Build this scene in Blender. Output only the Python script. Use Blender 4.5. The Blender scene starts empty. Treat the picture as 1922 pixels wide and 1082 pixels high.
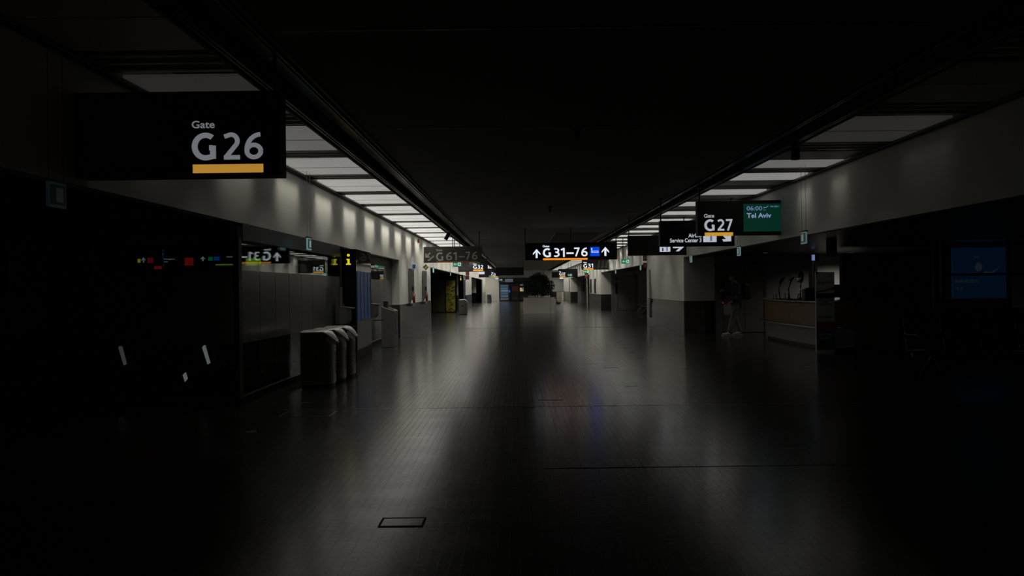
import bpy, bmesh, math, random
from mathutils import Vector, Matrix
random.seed(7)
D = bpy.data; S = bpy.context.scene; COL = S.collection
PI = math.pi
# ---------------------------------------------------------------- camera, world, exposure
F = 1335.0                      # focal length in pixels of a 1922 x 1082 frame
VX, VY, ROLL, H = 971.0, 540.5, 0.012, 1.40
cd = D.cameras.new('camera'); cam = D.objects.new('camera', cd); COL.objects.link(cam)
S.camera = cam
cd.sensor_fit = 'HORIZONTAL'; cd.sensor_width = 36.0; cd.lens = 36.0*F/1922.0
cd.shift_x = -(VX-961.0)/1922.0; cd.shift_y = (VY-541.0)/1922.0
cd.clip_start = 0.05; cd.clip_end = 300
cam.location = (0, 0, H)
cam.rotation_euler = (Matrix.Rotation(PI/2, 3, 'X') @ Matrix.Rotation(-ROLL, 3, 'Z')).to_euler()
w = D.worlds.new('night'); S.world = w; w.use_nodes = True
w.node_tree.nodes['Background'].inputs[0].default_value = (0.5, 0.6, 0.8, 1)
w.node_tree.nodes['Background'].inputs[1].default_value = 0.0
S.view_settings.view_transform = 'Standard'; S.view_settings.look = 'None'
S.view_settings.exposure = 0.0; S.view_settings.gamma = 1.0
S.view_settings.use_curve_mapping = False

def hor(px): return VY-ROLL*(px-VX)
def P(px, py, Y): return ((px-VX)*Y/F, Y, H+(hor(px)-py)*Y/F)
XL, XR, ZT, ZB, ZD = -3.40, 4.90, 3.23, 2.24, 0.95   # hall sides, ceiling, lower edge of the upper wall, dado top
YE = 76.0
def vignette_dim(y):                                        # panels nearest the viewer emit less, to imitate lens vignetting
    t = [(3, 0.0), (5.2, .0006), (6.8, .020), (8.7, .10), (10.6, .21), (12.5, .31), (15, .42), (18.5, .56), (23, .68), (80, .85)]
    for (a, u), (b, v) in zip(t, t[1:]):
        if y <= b: return u+(v-u)*max(0, (y-a)/(b-a))
    return .62

# ---------------------------------------------------------------- materials
MATS = {}
def mat(name, col, rough=.5, metal=0., emis=None, es=1., spec=.5, coat=0., noise=0., nscale=20., bump=0.):
    if name in MATS: return MATS[name]
    m = D.materials.new(name); m.use_nodes = True; nt = m.node_tree; b = nt.nodes['Principled BSDF']
    b.inputs['Base Color'].default_value = (*col, 1); b.inputs['Roughness'].default_value = rough
    b.inputs['Metallic'].default_value = metal; b.inputs['Specular IOR Level'].default_value = spec
    b.inputs['Coat Weight'].default_value = coat; b.inputs['Coat Roughness'].default_value = .05
    if emis:
        b.inputs['Emission Color'].default_value = (*emis, 1); b.inputs['Emission Strength'].default_value = es
    if noise or bump:
        tc = nt.nodes.new('ShaderNodeTexCoord'); n = nt.nodes.new('ShaderNodeTexNoise')
        n.inputs['Scale'].default_value = nscale; n.inputs['Detail'].default_value = 4
        nt.links.new(tc.outputs['Object'], n.inputs['Vector'])
        if noise:
            mr = nt.nodes.new('ShaderNodeMapRange'); mr.inputs['To Min'].default_value = 1-noise; mr.inputs['To Max'].default_value = 1+noise
            mx = nt.nodes.new('ShaderNodeVectorMath'); mx.operation = 'SCALE'; mx.inputs[0].default_value = col
            nt.links.new(n.outputs[0], mr.inputs[0]); nt.links.new(mr.outputs[0], mx.inputs['Scale']); nt.links.new(mx.outputs[0], b.inputs['Base Color'])
        if bump:
            bp = nt.nodes.new('ShaderNodeBump'); bp.inputs['Strength'].default_value = bump; bp.inputs['Distance'].default_value = .01
            nt.links.new(n.outputs[0], bp.inputs['Height']); nt.links.new(bp.outputs[0], b.inputs['Normal'])
    MATS[name] = m; return m
def glow(name, col, s=1.):
    return mat(name, (0.02, 0.02, 0.02), .35, emis=col, es=s)
def glass_mat(name, tint, rough, trans, gl=1.0, body=None):
    if name in MATS: return MATS[name]
    m = D.materials.new(name); m.use_nodes = True; nt = m.node_tree; nt.nodes.clear(); N = nt.nodes.new
    out = N('ShaderNodeOutputMaterial'); lw = N('ShaderNodeLayerWeight'); lw.inputs[0].default_value = .5
    pw = N('ShaderNodeMath'); pw.operation = 'POWER'; pw.inputs[1].default_value = 5; nt.links.new(lw.outputs['Facing'], pw.inputs[0])
    fr = N('ShaderNodeMath'); fr.operation = 'MULTIPLY_ADD'; fr.inputs[1].default_value = .95; fr.inputs[2].default_value = .05; nt.links.new(pw.outputs[0], fr.inputs[0])
    tr = N('ShaderNodeBsdfTransparent'); tr.inputs[0].default_value = (*[c*trans for c in tint], 1)
    g = N('ShaderNodeBsdfGlossy'); g.inputs['Roughness'].default_value = rough; g.inputs[0].default_value = (gl, gl, gl, 1)
    base = tr
    if body:
        df = N('ShaderNodeBsdfDiffuse'); df.inputs[0].default_value = (*body[0], 1)
        mb = N('ShaderNodeMixShader'); mb.inputs[0].default_value = body[1]
        nt.links.new(tr.outputs[0], mb.inputs[1]); nt.links.new(df.outputs[0], mb.inputs[2]); base = mb
    mx = N('ShaderNodeMixShader'); nt.links.new(fr.outputs[0], mx.inputs[0])
    nt.links.new(base.outputs[0], mx.inputs[1]); nt.links.new(g.outputs[0], mx.inputs[2]); nt.links.new(mx.outputs[0], out.inputs[0])
    MATS[name] = m; return m

WHITE = mat('wall_paint', (.74, .73, .66), .55, noise=.03, nscale=3)
GREYW = mat('grey_paint', (.42, .42, .40), .6, noise=.04, nscale=2)
DADO = mat('dark_steel_cladding', (.22, .215, .20), .2, .9)
BLACKW = mat('black_cladding', (.007, .007, .007), .6, spec=.15)
CEIL = mat('dark_ceiling_board', (.15, .15, .13), .8, noise=.15, nscale=1.2)
CHAN = mat('channel_black', (.010, .010, .010), .6)
RAIL = mat('black_gloss_rail', (.02, .02, .022), .25, .6)
SLOT = mat('slot_metal', (.62, .61, .57), .45, .25)
BLK = mat('black_metal', (.012, .012, .012), .45)
HOUSE = mat('sign_housing', (.010, .010, .011), .4)
STEEL = mat('brushed_steel', (.42, .40, .36), .32, 1., noise=.05, nscale=40)
STEEL2 = mat('polished_steel', (.75, .74, .72), .18, 1.)
LIDM = mat('bin_lid_steel', (.88, .87, .83), .25, .5)
GLOSSB = mat('black_glass', (.004, .004, .004), .04, spec=.9)
FASC = mat('dark_fascia', (.035, .035, .038), .4)
GL = glass_mat('clear_glass', (.9, 1, .95), .0, .75)
FROST = glass_mat('frosted_film', (.8, .85, .8), .22, .10, .8, ((.16, .165, .15), .8))
DKGREY = mat('dark_grey_plastic', (.05, .05, .05), .4)
KIOSK = mat('grey_kiosk_paint', (.22, .22, .20), .45)
WOOD = mat('counter_wood', (.30, .17, .08), .4, noise=.2, nscale=6)
WOODK = mat('counter_wood_dark', (.14, .07, .035), .4, noise=.2, nscale=6)
STONE = mat('pale_counter_panel', (.35, .34, .36), .5)
RED = mat('fire_red', (.16, .012, .01), .4)
DIML = mat('unlit_letter', (.80, .78, .72), .5)
DIMO = mat('unlit_orange', (.75, .27, .06), .5)

# ---------------------------------------------------------------- mesh builder
class MB:
    def __init__(s): s.bm = bmesh.new()
    def box(s, x0, x1, y0, y1, z0, z1):
        v = [s.bm.verts.new((x, y, z)) for x in (x0, x1) for y in (y0, y1) for z in (z0, z1)]
        for f in ((0, 1, 3, 2), (4, 6, 7, 5), (0, 4, 5, 1), (2, 3, 7, 6), (0, 2, 6, 4), (1, 5, 7, 3)):
            s.bm.faces.new([v[i] for i in f])
        return s
    def obox(s, c, size, rot):          # oriented box, rot = Matrix 3x3
        v = []
        for a in (-.5, .5):
            for b in (-.5, .5):
                for d in (-.5, .5):
                    v.append(s.bm.verts.new(Vector(c)+rot @ Vector((a*size[0], b*size[1], d*size[2]))))
        for f in ((0, 1, 3, 2), (4, 6, 7, 5), (0, 4, 5, 1), (2, 3, 7, 6), (0, 2, 6, 4), (1, 5, 7, 3)):
            s.bm.faces.new([v[i] for i in f])
        return s
    def cyl(s, p0, p1, r, n=12, r1=None):
        return s.tube([p0, p1], [r, r if r1 is None else r1], n)
    def tube(s, pts, r, n=10):
        pts = [Vector(p) for p in pts]; rr = r if isinstance(r, (list, tuple)) else [r]*len(pts)
        rings = []
        for i, p in enumerate(pts):
            t = (pts[min(i+1, len(pts)-1)]-pts[max(i-1, 0)]).normalized()
            a = Vector((0, 0, 1)) if abs(t.z) < .9 else Vector((1, 0, 0))
            u = t.cross(a).normalized(); v = t.cross(u)
            rings.append([s.bm.verts.new(p+(u*math.cos(2*PI*k/n)+v*math.sin(2*PI*k/n))*rr[i]) for k in range(n)])
        for a, b in zip(rings, rings[1:]):
            for k in range(n): s.bm.faces.new((a[k], a[(k+1) % n], b[(k+1) % n], b[k]))
        s.bm.faces.new(rings[0]); s.bm.faces.new(rings[-1][::-1]); return s
    def prism(s, poly, axis, a, b):     # poly in the other two axes (cyclic order kept), extruded from a to b
        def pt(u, v, t): return {'x': (t, u, v), 'y': (u, t, v), 'z': (u, v, t)}[axis]
        A = [s.bm.verts.new(pt(u, v, a)) for u, v in poly]; B = [s.bm.verts.new(pt(u, v, b)) for u, v in poly]
        s.bm.faces.new(A); s.bm.faces.new(B[::-1]); n = len(poly)
        for i in range(n): s.bm.faces.new((A[i], A[(i+1) % n], B[(i+1) % n], B[i]))
        return s
    def ball(s, c, r, seg=14, rings=9, sc=(1, 1, 1)):
        ret = bmesh.ops.create_uvsphere(s.bm, u_segments=seg, v_segments=rings, radius=1)
        for v in ret['verts']: v.co = Vector(c)+Vector((v.co.x*r*sc[0], v.co.y*r*sc[1], v.co.z*r*sc[2]))
        return s
    def quad(s, *p):
        s.bm.faces.new([s.bm.verts.new(q) for q in p]); return s
    def build(s, name, m, parent=None, bevel=0., smooth=False, loc=(0, 0, 0)):
        bmesh.ops.recalc_face_normals(s.bm, faces=s.bm.faces)
        me = D.meshes.new(name); s.bm.to_mesh(me); s.bm.free(); me.materials.append(m)
        o = D.objects.new(name, me); COL.objects.link(o); o.parent = parent; o.location = loc
        if smooth:
            for p in me.polygons: p.use_smooth = True
        if bevel:
            b = o.modifiers.new('bevel', 'BEVEL'); b.width = bevel; b.segments = 2; b.limit_method = 'ANGLE'
        return o
def tag(o, label, cat, group=None, kind=None):
    o['label'] = label; o['category'] = cat
    if group: o['group'] = group
    if kind: o['kind'] = kind
    return o
def struct(name, mb, m, **k):
    o = mb.build(name, m, **k); o['kind'] = 'structure'; return o
def thing(name, label, cat, loc=(0, 0, 0), rz=0., group=None):
    o = D.objects.new(name, None); COL.objects.link(o); o.location = loc; o.rotation_euler = (0, 0, rz)
    o.empty_display_size = .1
    return tag(o, label, cat, group)
def dup(o, parent=None, loc=None):
    c = o.copy(); COL.objects.link(c)
    if parent: c.parent = parent
    if loc: c.location = loc
    for ch in list(o.children): dup(ch, c)
    return c
def text(s, x0, x1, z0, z1, y, m, parent, name='lettering', bold=0., label=None, mode='XZ'):
    cu = D.curves.new('t', 'FONT'); cu.body = s; cu.size = 1; cu.offset = bold; cu.resolution_u = 6; cu.extrude = 0
    o = D.objects.new('t', cu); COL.objects.link(o); bpy.context.view_layer.update()
    me = D.meshes.new_from_object(o.evaluated_get(bpy.context.evaluated_depsgraph_get()))
    D.objects.remove(o); D.curves.remove(cu)
    xs = [v.co.x for v in me.vertices]; ys = [v.co.y for v in me.vertices]
    a, b, c, d = min(xs), max(xs), min(ys), max(ys)
    for v in me.vertices:
        u = x0+(v.co.x-a)/(b-a)*(x1-x0); t = z0+(v.co.y-c)/(d-c)*(z1-z0)
        v.co = (u, y, t) if mode == 'XZ' else ((y, u, t) if mode == 'YZ' else (u, t, y))
    me.materials.clear(); me.materials.append(m); me.name = name
    q = D.objects.new(name, me); COL.objects.link(q); q.parent = parent
    if label: q['label'] = label
    return q

def arcp(cx, cy, rx, ry, a0, a1, n=18):
    return [(cx+rx*math.cos(math.radians(a0+(a1-a0)*i/n)), cy+ry*math.sin(math.radians(a0+(a1-a0)*i/n))) for i in range(n+1)]
GLYPH = {'G': (.78, [arcp(.44, .5, .34, .40, 52, 285)+[(.67, .15)], [(.67, .06), (.67, .53)], [(.55, .455), (.67, .455)]]),
         '1': (.42, [[(.30, 0), (.30, 1)], [(.02, .77), (.28, .92)]]),
         '2': (.60, [[(.05, .84)]+arcp(.28, .68, .21, .23, 118, -32)+[(.10, .10)], [(.03, .09), (.58, .09)]]),
         '3': (.57, [[(.06, .90)]+arcp(.24, .72, .215, .19, 90, -75), [(.16, .53), (.28, .53)], arcp(.24, .30, .245, .215, 80, -110)+[(.04, .12)]]),
         '6': (.64, [arcp(.335, .31, .235, .22, 0, 360, 28), arcp(.58, .36, .48, .55, 92, 186)]),
         '7': (.58, [[(.0, .91), (.50, .91)], [(.48, .99), (.16, 0)]])}
def glyphs(s, x0, x1, z0, z1, y, m, parent, wt=.175, gap=.11):
    mb = MB(); k = z1-z0; tot = sum(GLYPH[c][0] for c in s)+gap*(len(s)-1); sx = (x1-x0)/tot; ox = 0; lay = 0
    for c in s:
        for pl_ in GLYPH[c][1]:
            P_ = [Vector((a, b_)) for a, b_ in pl_]; L_, R_ = [], []; w_ = wt*(.92 if c != 'G' else 1.06)
            for i, p in enumerate(P_):
                d0 = (P_[i]-P_[i-1]).normalized() if i else None; d1 = (P_[i+1]-P_[i]).normalized() if i < len(P_)-1 else None
                d = d0 if d1 is None else (d1 if d0 is None else (d0+d1).normalized())
                cs = max(.6, d.dot(d1 if d1 is not None else d0)); nv = Vector((-d.y, d.x))*(w_/2/cs)
                L_.append(p+nv); R_.append(p-nv)
            lay += 1; yy = y-.0006*lay; q = lambda v: (x0+(ox+v.x)*sx, yy, z0+max(0, min(1, v.y))*k)
            A = [mb.bm.verts.new(q(v)) for v in L_]; B = [mb.bm.verts.new(q(v)) for v in R_]
            for i in range(len(A)-1): mb.bm.faces.new((A[i], B[i], B[i+1], A[i+1]))
        ox += GLYPH[c][0]+gap
    me = D.meshes.new('lettering'); mb.bm.normal_update()
    for f in mb.bm.faces:
        if f.normal.y > 0: f.normal_flip()
    mb.bm.to_mesh(me); mb.bm.free(); me.materials.append(m)
    o = D.objects.new('lettering', me); COL.objects.link(o); o.parent = parent; return o

# ---------------------------------------------------------------- floor
fm = D.materials.new('rubber_tile_floor'); fm.use_nodes = True; nt = fm.node_tree; b = nt.nodes['Principled BSDF']; N = nt.nodes.new; Lk = nt.links.new
tc = N('ShaderNodeTexCoord')
br = N('ShaderNodeTexBrick'); br.offset = 0; br.inputs['Scale'].default_value = 1; br.inputs['Brick Width'].default_value = .06; br.inputs['Row Height'].default_value = .06
br.inputs['Mortar Size'].default_value = .004; br.inputs['Color1'].default_value = (.020, .020, .018, 1); br.inputs['Color2'].default_value = (.026, .026, .023, 1); br.inputs['Mortar'].default_value = (.014, .014, .013, 1)
no = N('ShaderNodeTexNoise'); no.inputs['Scale'].default_value = 2.5; no.inputs['Detail'].default_value = 5
mp = N('ShaderNodeMapping'); mp.inputs['Scale'].default_value = (.35, 1.6, 1)
Lk(tc.outputs['Object'], br.inputs['Vector']); Lk(tc.outputs['Object'], mp.inputs['Vector']); Lk(mp.outputs[0], no.inputs['Vector'])
Lk(br.outputs['Color'], b.inputs['Base Color'])
mr = N('ShaderNodeMapRange'); mr.inputs['From Min'].default_value = .3; mr.inputs['From Max'].default_value = .7; mr.inputs['To Min'].default_value = .20; mr.inputs['To Max'].default_value = .27
Lk(no.outputs[0], mr.inputs[0])
ad = N('ShaderNodeMath'); ad.operation = 'MULTIPLY_ADD'; ad.inputs[1].default_value = .06; Lk(br.outputs['Fac'], ad.inputs[0]); Lk(mr.outputs[0], ad.inputs[2]); Lk(ad.outputs[0], b.inputs['Roughness'])
bp = N('ShaderNodeBump'); bp.inputs['Strength'].default_value = .035; bp.inputs['Distance'].default_value = .001; bp.invert = True
Lk(br.outputs['Fac'], bp.inputs['Height']); Lk(bp.outputs[0], b.inputs['Normal'])
b.inputs['Specular IOR Level'].default_value = .45
b.inputs['Coat Weight'].default_value = .8; b.inputs['Coat Roughness'].default_value = .17; b.inputs['Coat IOR'].default_value = 1.42
PIT = (-9.0, -3.55, 8.85, 13.6)
fl = MB()
fl.box(-3.55, 14, -5, YE, -.1, 0); fl.box(-9, -3.55, -5, 8.85, -.1, 0); fl.box(-9, -3.55, 13.6, YE, -.1, 0)
struct('floor', fl, fm)
struct('floor', MB().box(-9, -3.55, 8.6, 13.8, -3.0, -2.9), BLACKW)
JOINT = mat('floor_joint_steel', (.5, .49, .42), .3, 1.)
struct('trim_1', MB().box(-3.2, 12, 8.34, 8.352, 0, .002), JOINT)
JD = mat('floor_joint_dark', (.006, .006, .006), .7)
struct('trim_2', MB().box(0.2, 6, 5.49, 5.50, 0, .002), JD)
struct('trim_3', MB().box(-3, 5, 24.6, 24.66, 0, .002), JD)
for (a, c, y) in ((1092, 1120, 684), (1008, 1055, 752), (1170, 1195, 726), (1130, 1158, 691)):
    Y = H*F/(y-hor(a)); struct('trim_4', MB().box((a-VX)*Y/F, (c-VX)*Y/F, Y, Y+.02, 0, .002), JD)
# cover plates let into the floor
def frame_plate(px0, px1, py0, py1, label):
    ya = H*F/(py1-hor(px0)); yb = H*F/(py0-hor(px0)); xa = (px0-VX)*ya/F; xb = (px1-VX)*ya/F
    t = thing('floor_hatch', label, 'hatch', ((xa+xb)/2, (ya+yb)/2, 0)); hx, hy = (xb-xa)/2, (yb-ya)/2
    MB().box(-hx, hx, -hy, hy, 0, .003).build('cover_plate', fm, t)
    m = MB()
    for q in ((-hx, hx, -hy-.012, -hy), (-hx, hx, hy, hy+.012), (-hx-.012, -hx, -hy-.012, hy+.012), (hx, hx+.012, -hy-.012, hy+.012)): m.box(*q, 0, .004)
    m.build('hatch_frame', JOINT if py0 < 900 else JD, t)
frame_plate(522, 614, 774, 783, 'long floor hatch with thin bright frame beside the black glass corner')
frame_plate(708, 785, 975, 989, 'small dark floor hatch alone in the nearest stretch of floor')
for i, (px, py, s, lb) in enumerate(((468, 811, .055, 'round pale floor disc nearest the camera left of the hall'), (572, 756, .075, 'short pale floor mark in front of the row of bins'))):
    Y = H*F/(py-hor(px)); m = MB()
    poly = [(s*math.cos(2*PI*k/20), s*math.sin(2*PI*k/20)*(1 if i == 0 else .35)) for k in range(20)]
    m.prism(poly, 'z', 0, .003); o = m.build('floor_disc', JOINT, loc=((px-VX)*Y/F, Y, 0)); tag(o, lb, 'floor marker')
SP = [(1073, 645), (1078, 650), (1098, 673), (1088, 649)]
SD = [(1160, 643), (1167, 648), (1173, 654), (1185, 663), (1199, 672)]
for q, (lst, m_, lb) in enumerate(((SP, mat('pale_sticker', (.55, .55, .5), .4), 'pale strip sticker on the floor in the scattered group right of the planter'), (SD, mat('dark_sticker', (.004, .004, .004), .6), 'black strip sticker in the diagonal floor line toward the right wall'))):
    for (px, py) in lst:
        Y = H*F/(py-hor(px)); o = MB().box(-.07, .07, -.03, .03, 0, .002).build('floor_sticker', m_, loc=((px-VX)*Y/F, Y, 0))
        tag(o, lb, 'sticker', ['pale floor stickers', 'dark floor stickers'][q])

# ---------------------------------------------------------------- walls of the hall
CH = 0.18
def upper(name, x0, x1): struct(name, MB().box(x0, x1, -5, YE, ZB, ZT+.35), WHITE)
upper('wall_left', XL-.15, XL); upper('wall_right', XR, XR+.15)
# left piers below the upper wall
def pier(side, y0, y1, depth=.6):
    x0, x1 = (XL-depth, XL) if side == 'left' else (XR, XR+depth)
    struct('wall_'+side, MB().box(x0, x1, y0, y1, ZD, ZB), WHITE)
    e = .012
    struct('baseboard_'+side, MB().box(x0-(0 if side == 'left' else e), x1+(e if side == 'left' else 0), y0-e, y1+e, 0, ZD), DADO)
pier('left', 20.5, 27.9); pier('left', 47, 52.8); pier('left', 69, YE)
pier('right', 48.5, 41.5+.0) if False else None
def ret_wall(side, y, x_end, y2=None, lower=BLACKW):     # wall across the mouth of a bay, facing the camera
    x0, x1 = (x_end, XL-.02) if side == 'left' else (XR, x_end)
    struct('wall_'+side, MB().box(x0, x1, y, y2 or y+.2, ZD, ZB+.3), WHITE)
    struct('baseboard_'+side, MB().box(x0, x1, y-.012, (y2 or y+.2), 0, ZD), lower)
pier('right', 20.9, 26.9); pier('right', 41.7, 48.3); pier('right', 65.2, YE)
ret_wall('left', 52.8, -9, 53.0); ret_wall('left', 69, -9, 69.2)
# soffits above the side bays
SOF = mat('dark_slat_soffit', (.03, .03, .028), .35, .3)
sl = MB(); sl.box(-9, XL-.15, -5, YE, ZB+.06, ZB+.2)
struct('ceiling', sl, CHAN)
struct('ceiling', MB().box(XR+.15, 14, -5, YE, ZB+.06, ZB+.2), CHAN)
for x0, x1, nm in ((XR+.15, 14, 'r'), (-9, XL-.15, 'l')):
    m = MB(); y = 3.0
    while y < 20.8:
        if not (nm == 'l' and y > 8.6): m.box(x0, x1, y, y+.085, ZB+.015, ZB+.06)
        y += .11
    struct('ceiling', m, SOF)
for y in (20.9,): pass
# outer shells of the side bays and both ends
struct('wall_left', MB().box(-9.2, -9, -5, YE, -3, ZB+.3), GREYW)
struct('wall_right', MB().box(14, 14.2, -5, YE, 0, ZB+.3), GREYW)
struct('wall_back', MB().box(-9.2, 14.2, -5.2, -5, 0, ZT+.6), GREYW)
struct('wall_left', MB().box(-9, XL-.02, 13.6, 13.8, -3, ZB), BLACKW)
struct('wall_left', MB().box(-9, -3.55, 8.65, 8.85, -3, -.1), BLACKW)
struct('wall_left', MB().box(-3.55, -3.4, 8.65, 13.8, -3, -.1), BLACKW)
struct('wall_end', MB().box(-3.4-.6, XR+.6, YE, YE+.2, 0, ZT+.4), GREYW)
struct('wall_left', MB().box(-9, -3.6, 27.9+14.2, 27.9+14.4, 0, ZB+.06), BLACKW)

# ---------------------------------------------------------------- ceilings, channels and rails
IL0, IL1, IR0, IR1 = -2.28, -1.76, 3.17, 3.65
struct('ceiling', MB().box(IL1, IR0, -5, YE, ZT, ZT+.1), CEIL)
for (a, c) in ((IL0, IL1), (IR0, IR1)):
    m = MB(); m.box(a-.02, c+.02, -5, YE, ZT+.32, ZT+.36); m.box(a-.03, a, -5, YE, ZT-.015, ZT+.34); m.box(c, c+.03, -5, YE, ZT-.02, ZT+.34)
    struct('ceiling', m, CHAN)
    m = MB()
    for x in (a+.05, a+.09, c-.10, c-.06): m.box(x, x+.02, -5, YE, ZT-.02, ZT+.03)
    m.box((a+c)/2-.07, (a+c)/2+.07, -5, YE, ZT+.10, ZT+.16)
    struct('trim_5', m, RAIL)
# thin cable rail along the top of both upper walls
for x in (XL+.03, XR-.03):
    m = MB(); m.box(x-.018, x+.018, -5, YE, ZT-.05, ZT-.012); m.cyl((x+(.04 if x < 0 else -.04), -5, ZT-.035), (x+(.04 if x < 0 else -.04), YE, ZT-.035), .012, 8)
    struct('trim_6', m, BLK)
# seams of the central ceiling boards
m = MB(); y = 5.0
while y < YE:
    m.box(IL1+.03, IR0-.03, y, y+.03, ZT-.004, ZT); y += 3.1
struct('trim_7', m, mat('ceiling_seam', (.16, .16, .15), .5))
PER = 1.955
def panel_mat(e):
    k = round(e, 3); return mat('light_panel_%g' % k, (.75, .75, .72), .5, emis=(1, .975, .92), es=k)
def ordinal(n): return ['first','second','third','fourth','fifth','sixth','seventh','eighth','ninth','tenth'][n]
OFFP = mat('unlit_panel', (.26, .26, .25), .3, .4)
slots = MB(); lampm = MB()
WASH = []
for side in ('left', 'right'):
    x0, x1 = (XL, IL0) if side == 'left' else (IR1, XR)
    xa, xb = x0+(.07 if side == 'left' else .03), x1-(.03 if side == 'left' else .07)
    k = 0; s0 = 5.38-PER if side == 'left' else 9.15-3*PER
    n = 0
    while True:
        y = s0+k*PER; k += 1
        if y+PER > YE: break
        # metal slot with slats
        slots.box(x0, x1, y, y+.645, ZT+.03, ZT+.05)
        for q in (.12, .30, .48): slots.box(x0, x1, y+q, y+q+.035, ZT-.0, ZT+.03)
        onoff = [1, 1]
        if side == 'right' and k > 3: onoff = [0, 1] if k == 4 else [1, 0]
        for j in (0, 1):
            if not onoff[j]: slots.box(xa, xb, y+.66+j*.65, y+.66+j*.65+.63, ZT+.0, ZT+.02)
        if y+1 < 4.0: continue
        e = vignette_dim(y+1.1-(0 if side == 'left' else (1.5 if y < 8.5 else .9)))*(1. if side == 'left' else (.85 if y < 13 or y > 26 else .72))
        if n < 10:
            lb = '%s lit white ceiling panel from the camera along the %s wall' % (ordinal(n), side)
        else: lb = 'small far white ceiling panel in the receding strip above the %s wall' % side
        g = 'lit ceiling panels along the %s wall' % side if n < 10 else 'far lit ceiling panels along the %s wall' % side
        t = thing('ceiling_light', lb, 'ceiling light', ((xa+xb)/2, y+1.3, ZT), 0, g)
        hx = (xb-xa)/2
        for j in (0, 1):
            if onoff[j]: MB().box(-hx, hx, -.64+j*.65, -.01+j*.65, -.005, .02).build('diffuser', panel_mat(e), t)
        if onoff[0] and onoff[1]: MB().box(-hx, hx, -.012, .012, -.008, .02).build('joint_strip', SLOT, t)
        WASH.append((side, t, e, onoff, x0, x1)); n += 1
struct('ceiling', slots, SLOT)
# slim wall-washing lamps in each lit bay, next to the wall
WG = 1.0; DOWN = 6.0
for side, t, e, onoff, x0, x1 in WASH:
    if e < .003: continue
    ly = 0 if (onoff[0] and onoff[1]) else (-.33 if onoff[0] else .33)
    ln = 1.0 if (onoff[0] and onoff[1]) else .5
    ld = D.lights.new('wall_washer', 'AREA'); ld.shape = 'RECTANGLE'; ld.size = .08; ld.size_y = ln
    ld.spread = math.radians(62); ld.energy = 3.0*e*ln*WG*(1 if side == 'left' else (.42 if t.location.y < 14 else min(.9, .28+max(0, t.location.y-23)/22))); ld.color = (1, .96, .86)
    lo = D.objects.new('wall_washer', ld); COL.objects.link(lo); lo.parent = t
    wx = (XL+.16) if side == 'left' else (XR-.16)
    lo.location = (wx-t.location.x, ly, -.03)
    lo.rotation_euler = (0, math.radians(15 if side == 'left' else -15), 0)
    # slim downlight in the slot in front of the panels
    ld = D.lights.new('slot_lamp', 'AREA'); ld.shape = 'RECTANGLE'; ld.size = .5; ld.size_y = .05
    ld.spread = math.radians(85 if t.location.y < 25 else 125); ld.energy = (.4 if side == 'right' and t.location.y < 32 else 1)*DOWN*e*(1 if t.location.y < 14 else min(3.6, 1+(t.location.y-14)*.14)); ld.color = (1, .96, .88)
    lo = D.objects.new('slot_lamp', ld); COL.objects.link(lo); lo.parent = t
    lo.location = (.18 if side == 'left' else -.18, -1.0, -.01)

# ---------------------------------------------------------------- glass fronts on the left
def glass_front(x, y0, y1, n, first_window, depth=.02):
    # fascia, head, panes with a frosted band, kerb : runs along the hall
    struct('trim_8', MB().box(x-.12, x+.02, y0, y1, 2.03, ZB), FASC)
    struct('trim_9', MB().box(x-.08, x+.02, y0, y1, 0, .10), BLACKW)
    struct('trim_10', MB().box(x+.002, x+.024, y0, y1, .10, .108), mat('kerb_edge_steel', (.6, .58, .5), .3, 1.))
    w_ = (y1-y0)/n
    for i in range(n):
        a = y0+i*w_
        g = MB().box(x-depth, x, a+.003, a+w_-.003, .108, 2.03).build('window_%d' % (first_window+i), GL); g['kind'] = 'structure'
        MB().box(x+.0015, x+.0035, a+.006, a+w_-.006, .75, 1.655).build('frosted_film', FROST, g)
glass_front(XL, 8.78, 13.6, 8, 1)
glass_front(-3.62, 15.25, 20.5, 8, 9)
# the front of the glass box facing the camera
struct('trim_8', MB().box(-9, XL+.02, 8.60, 8.76, 2.06, 2.19), BLACKW)
struct('trim_8', MB().box(-9, XL-.16, 8.62, 8.76, 2.19, ZB+.06), BLACKW)
struct('trim_9', MB().box(-9, XL+.02, 8.62, 8.78, 0, .10), BLACKW)
for i, (a, c) in enumerate(((-4.31, -3.44), (-5.17, -4.32))):
    g = MB().box(a, c-.004, 8.68, 8.70, .10, 2.06).build('window_%d' % (17+i), GL); g['kind'] = 'structure'
    MB().box(a+.004, c-.008, 8.6765, 8.6785, .745, 1.67).build('frosted_film', FROST, g)
struct('trim_11', MB().box(XL-.06, XL+.012, 8.66, 8.76, 0, 2.12), BLK)
for i, (a, c) in enumerate(((-6.2, -5.2), (-7.3, -6.24), (-8.6, -7.34))):
    g = MB().box(a, c, 8.68, 8.70, .10, 2.06).build('window_%d' % (19+i), GL); g['kind'] = 'structure'
    m = MB(); m.box(a, c, 8.66, 8.72, 1.41, 1.45); m.box(c-.01, c+.03, 8.65, 8.73, .1, 2.06); m.box(a, c, 8.66, 8.72, .62, .66)
    m.build('window_frame', BLK, g)
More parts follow.
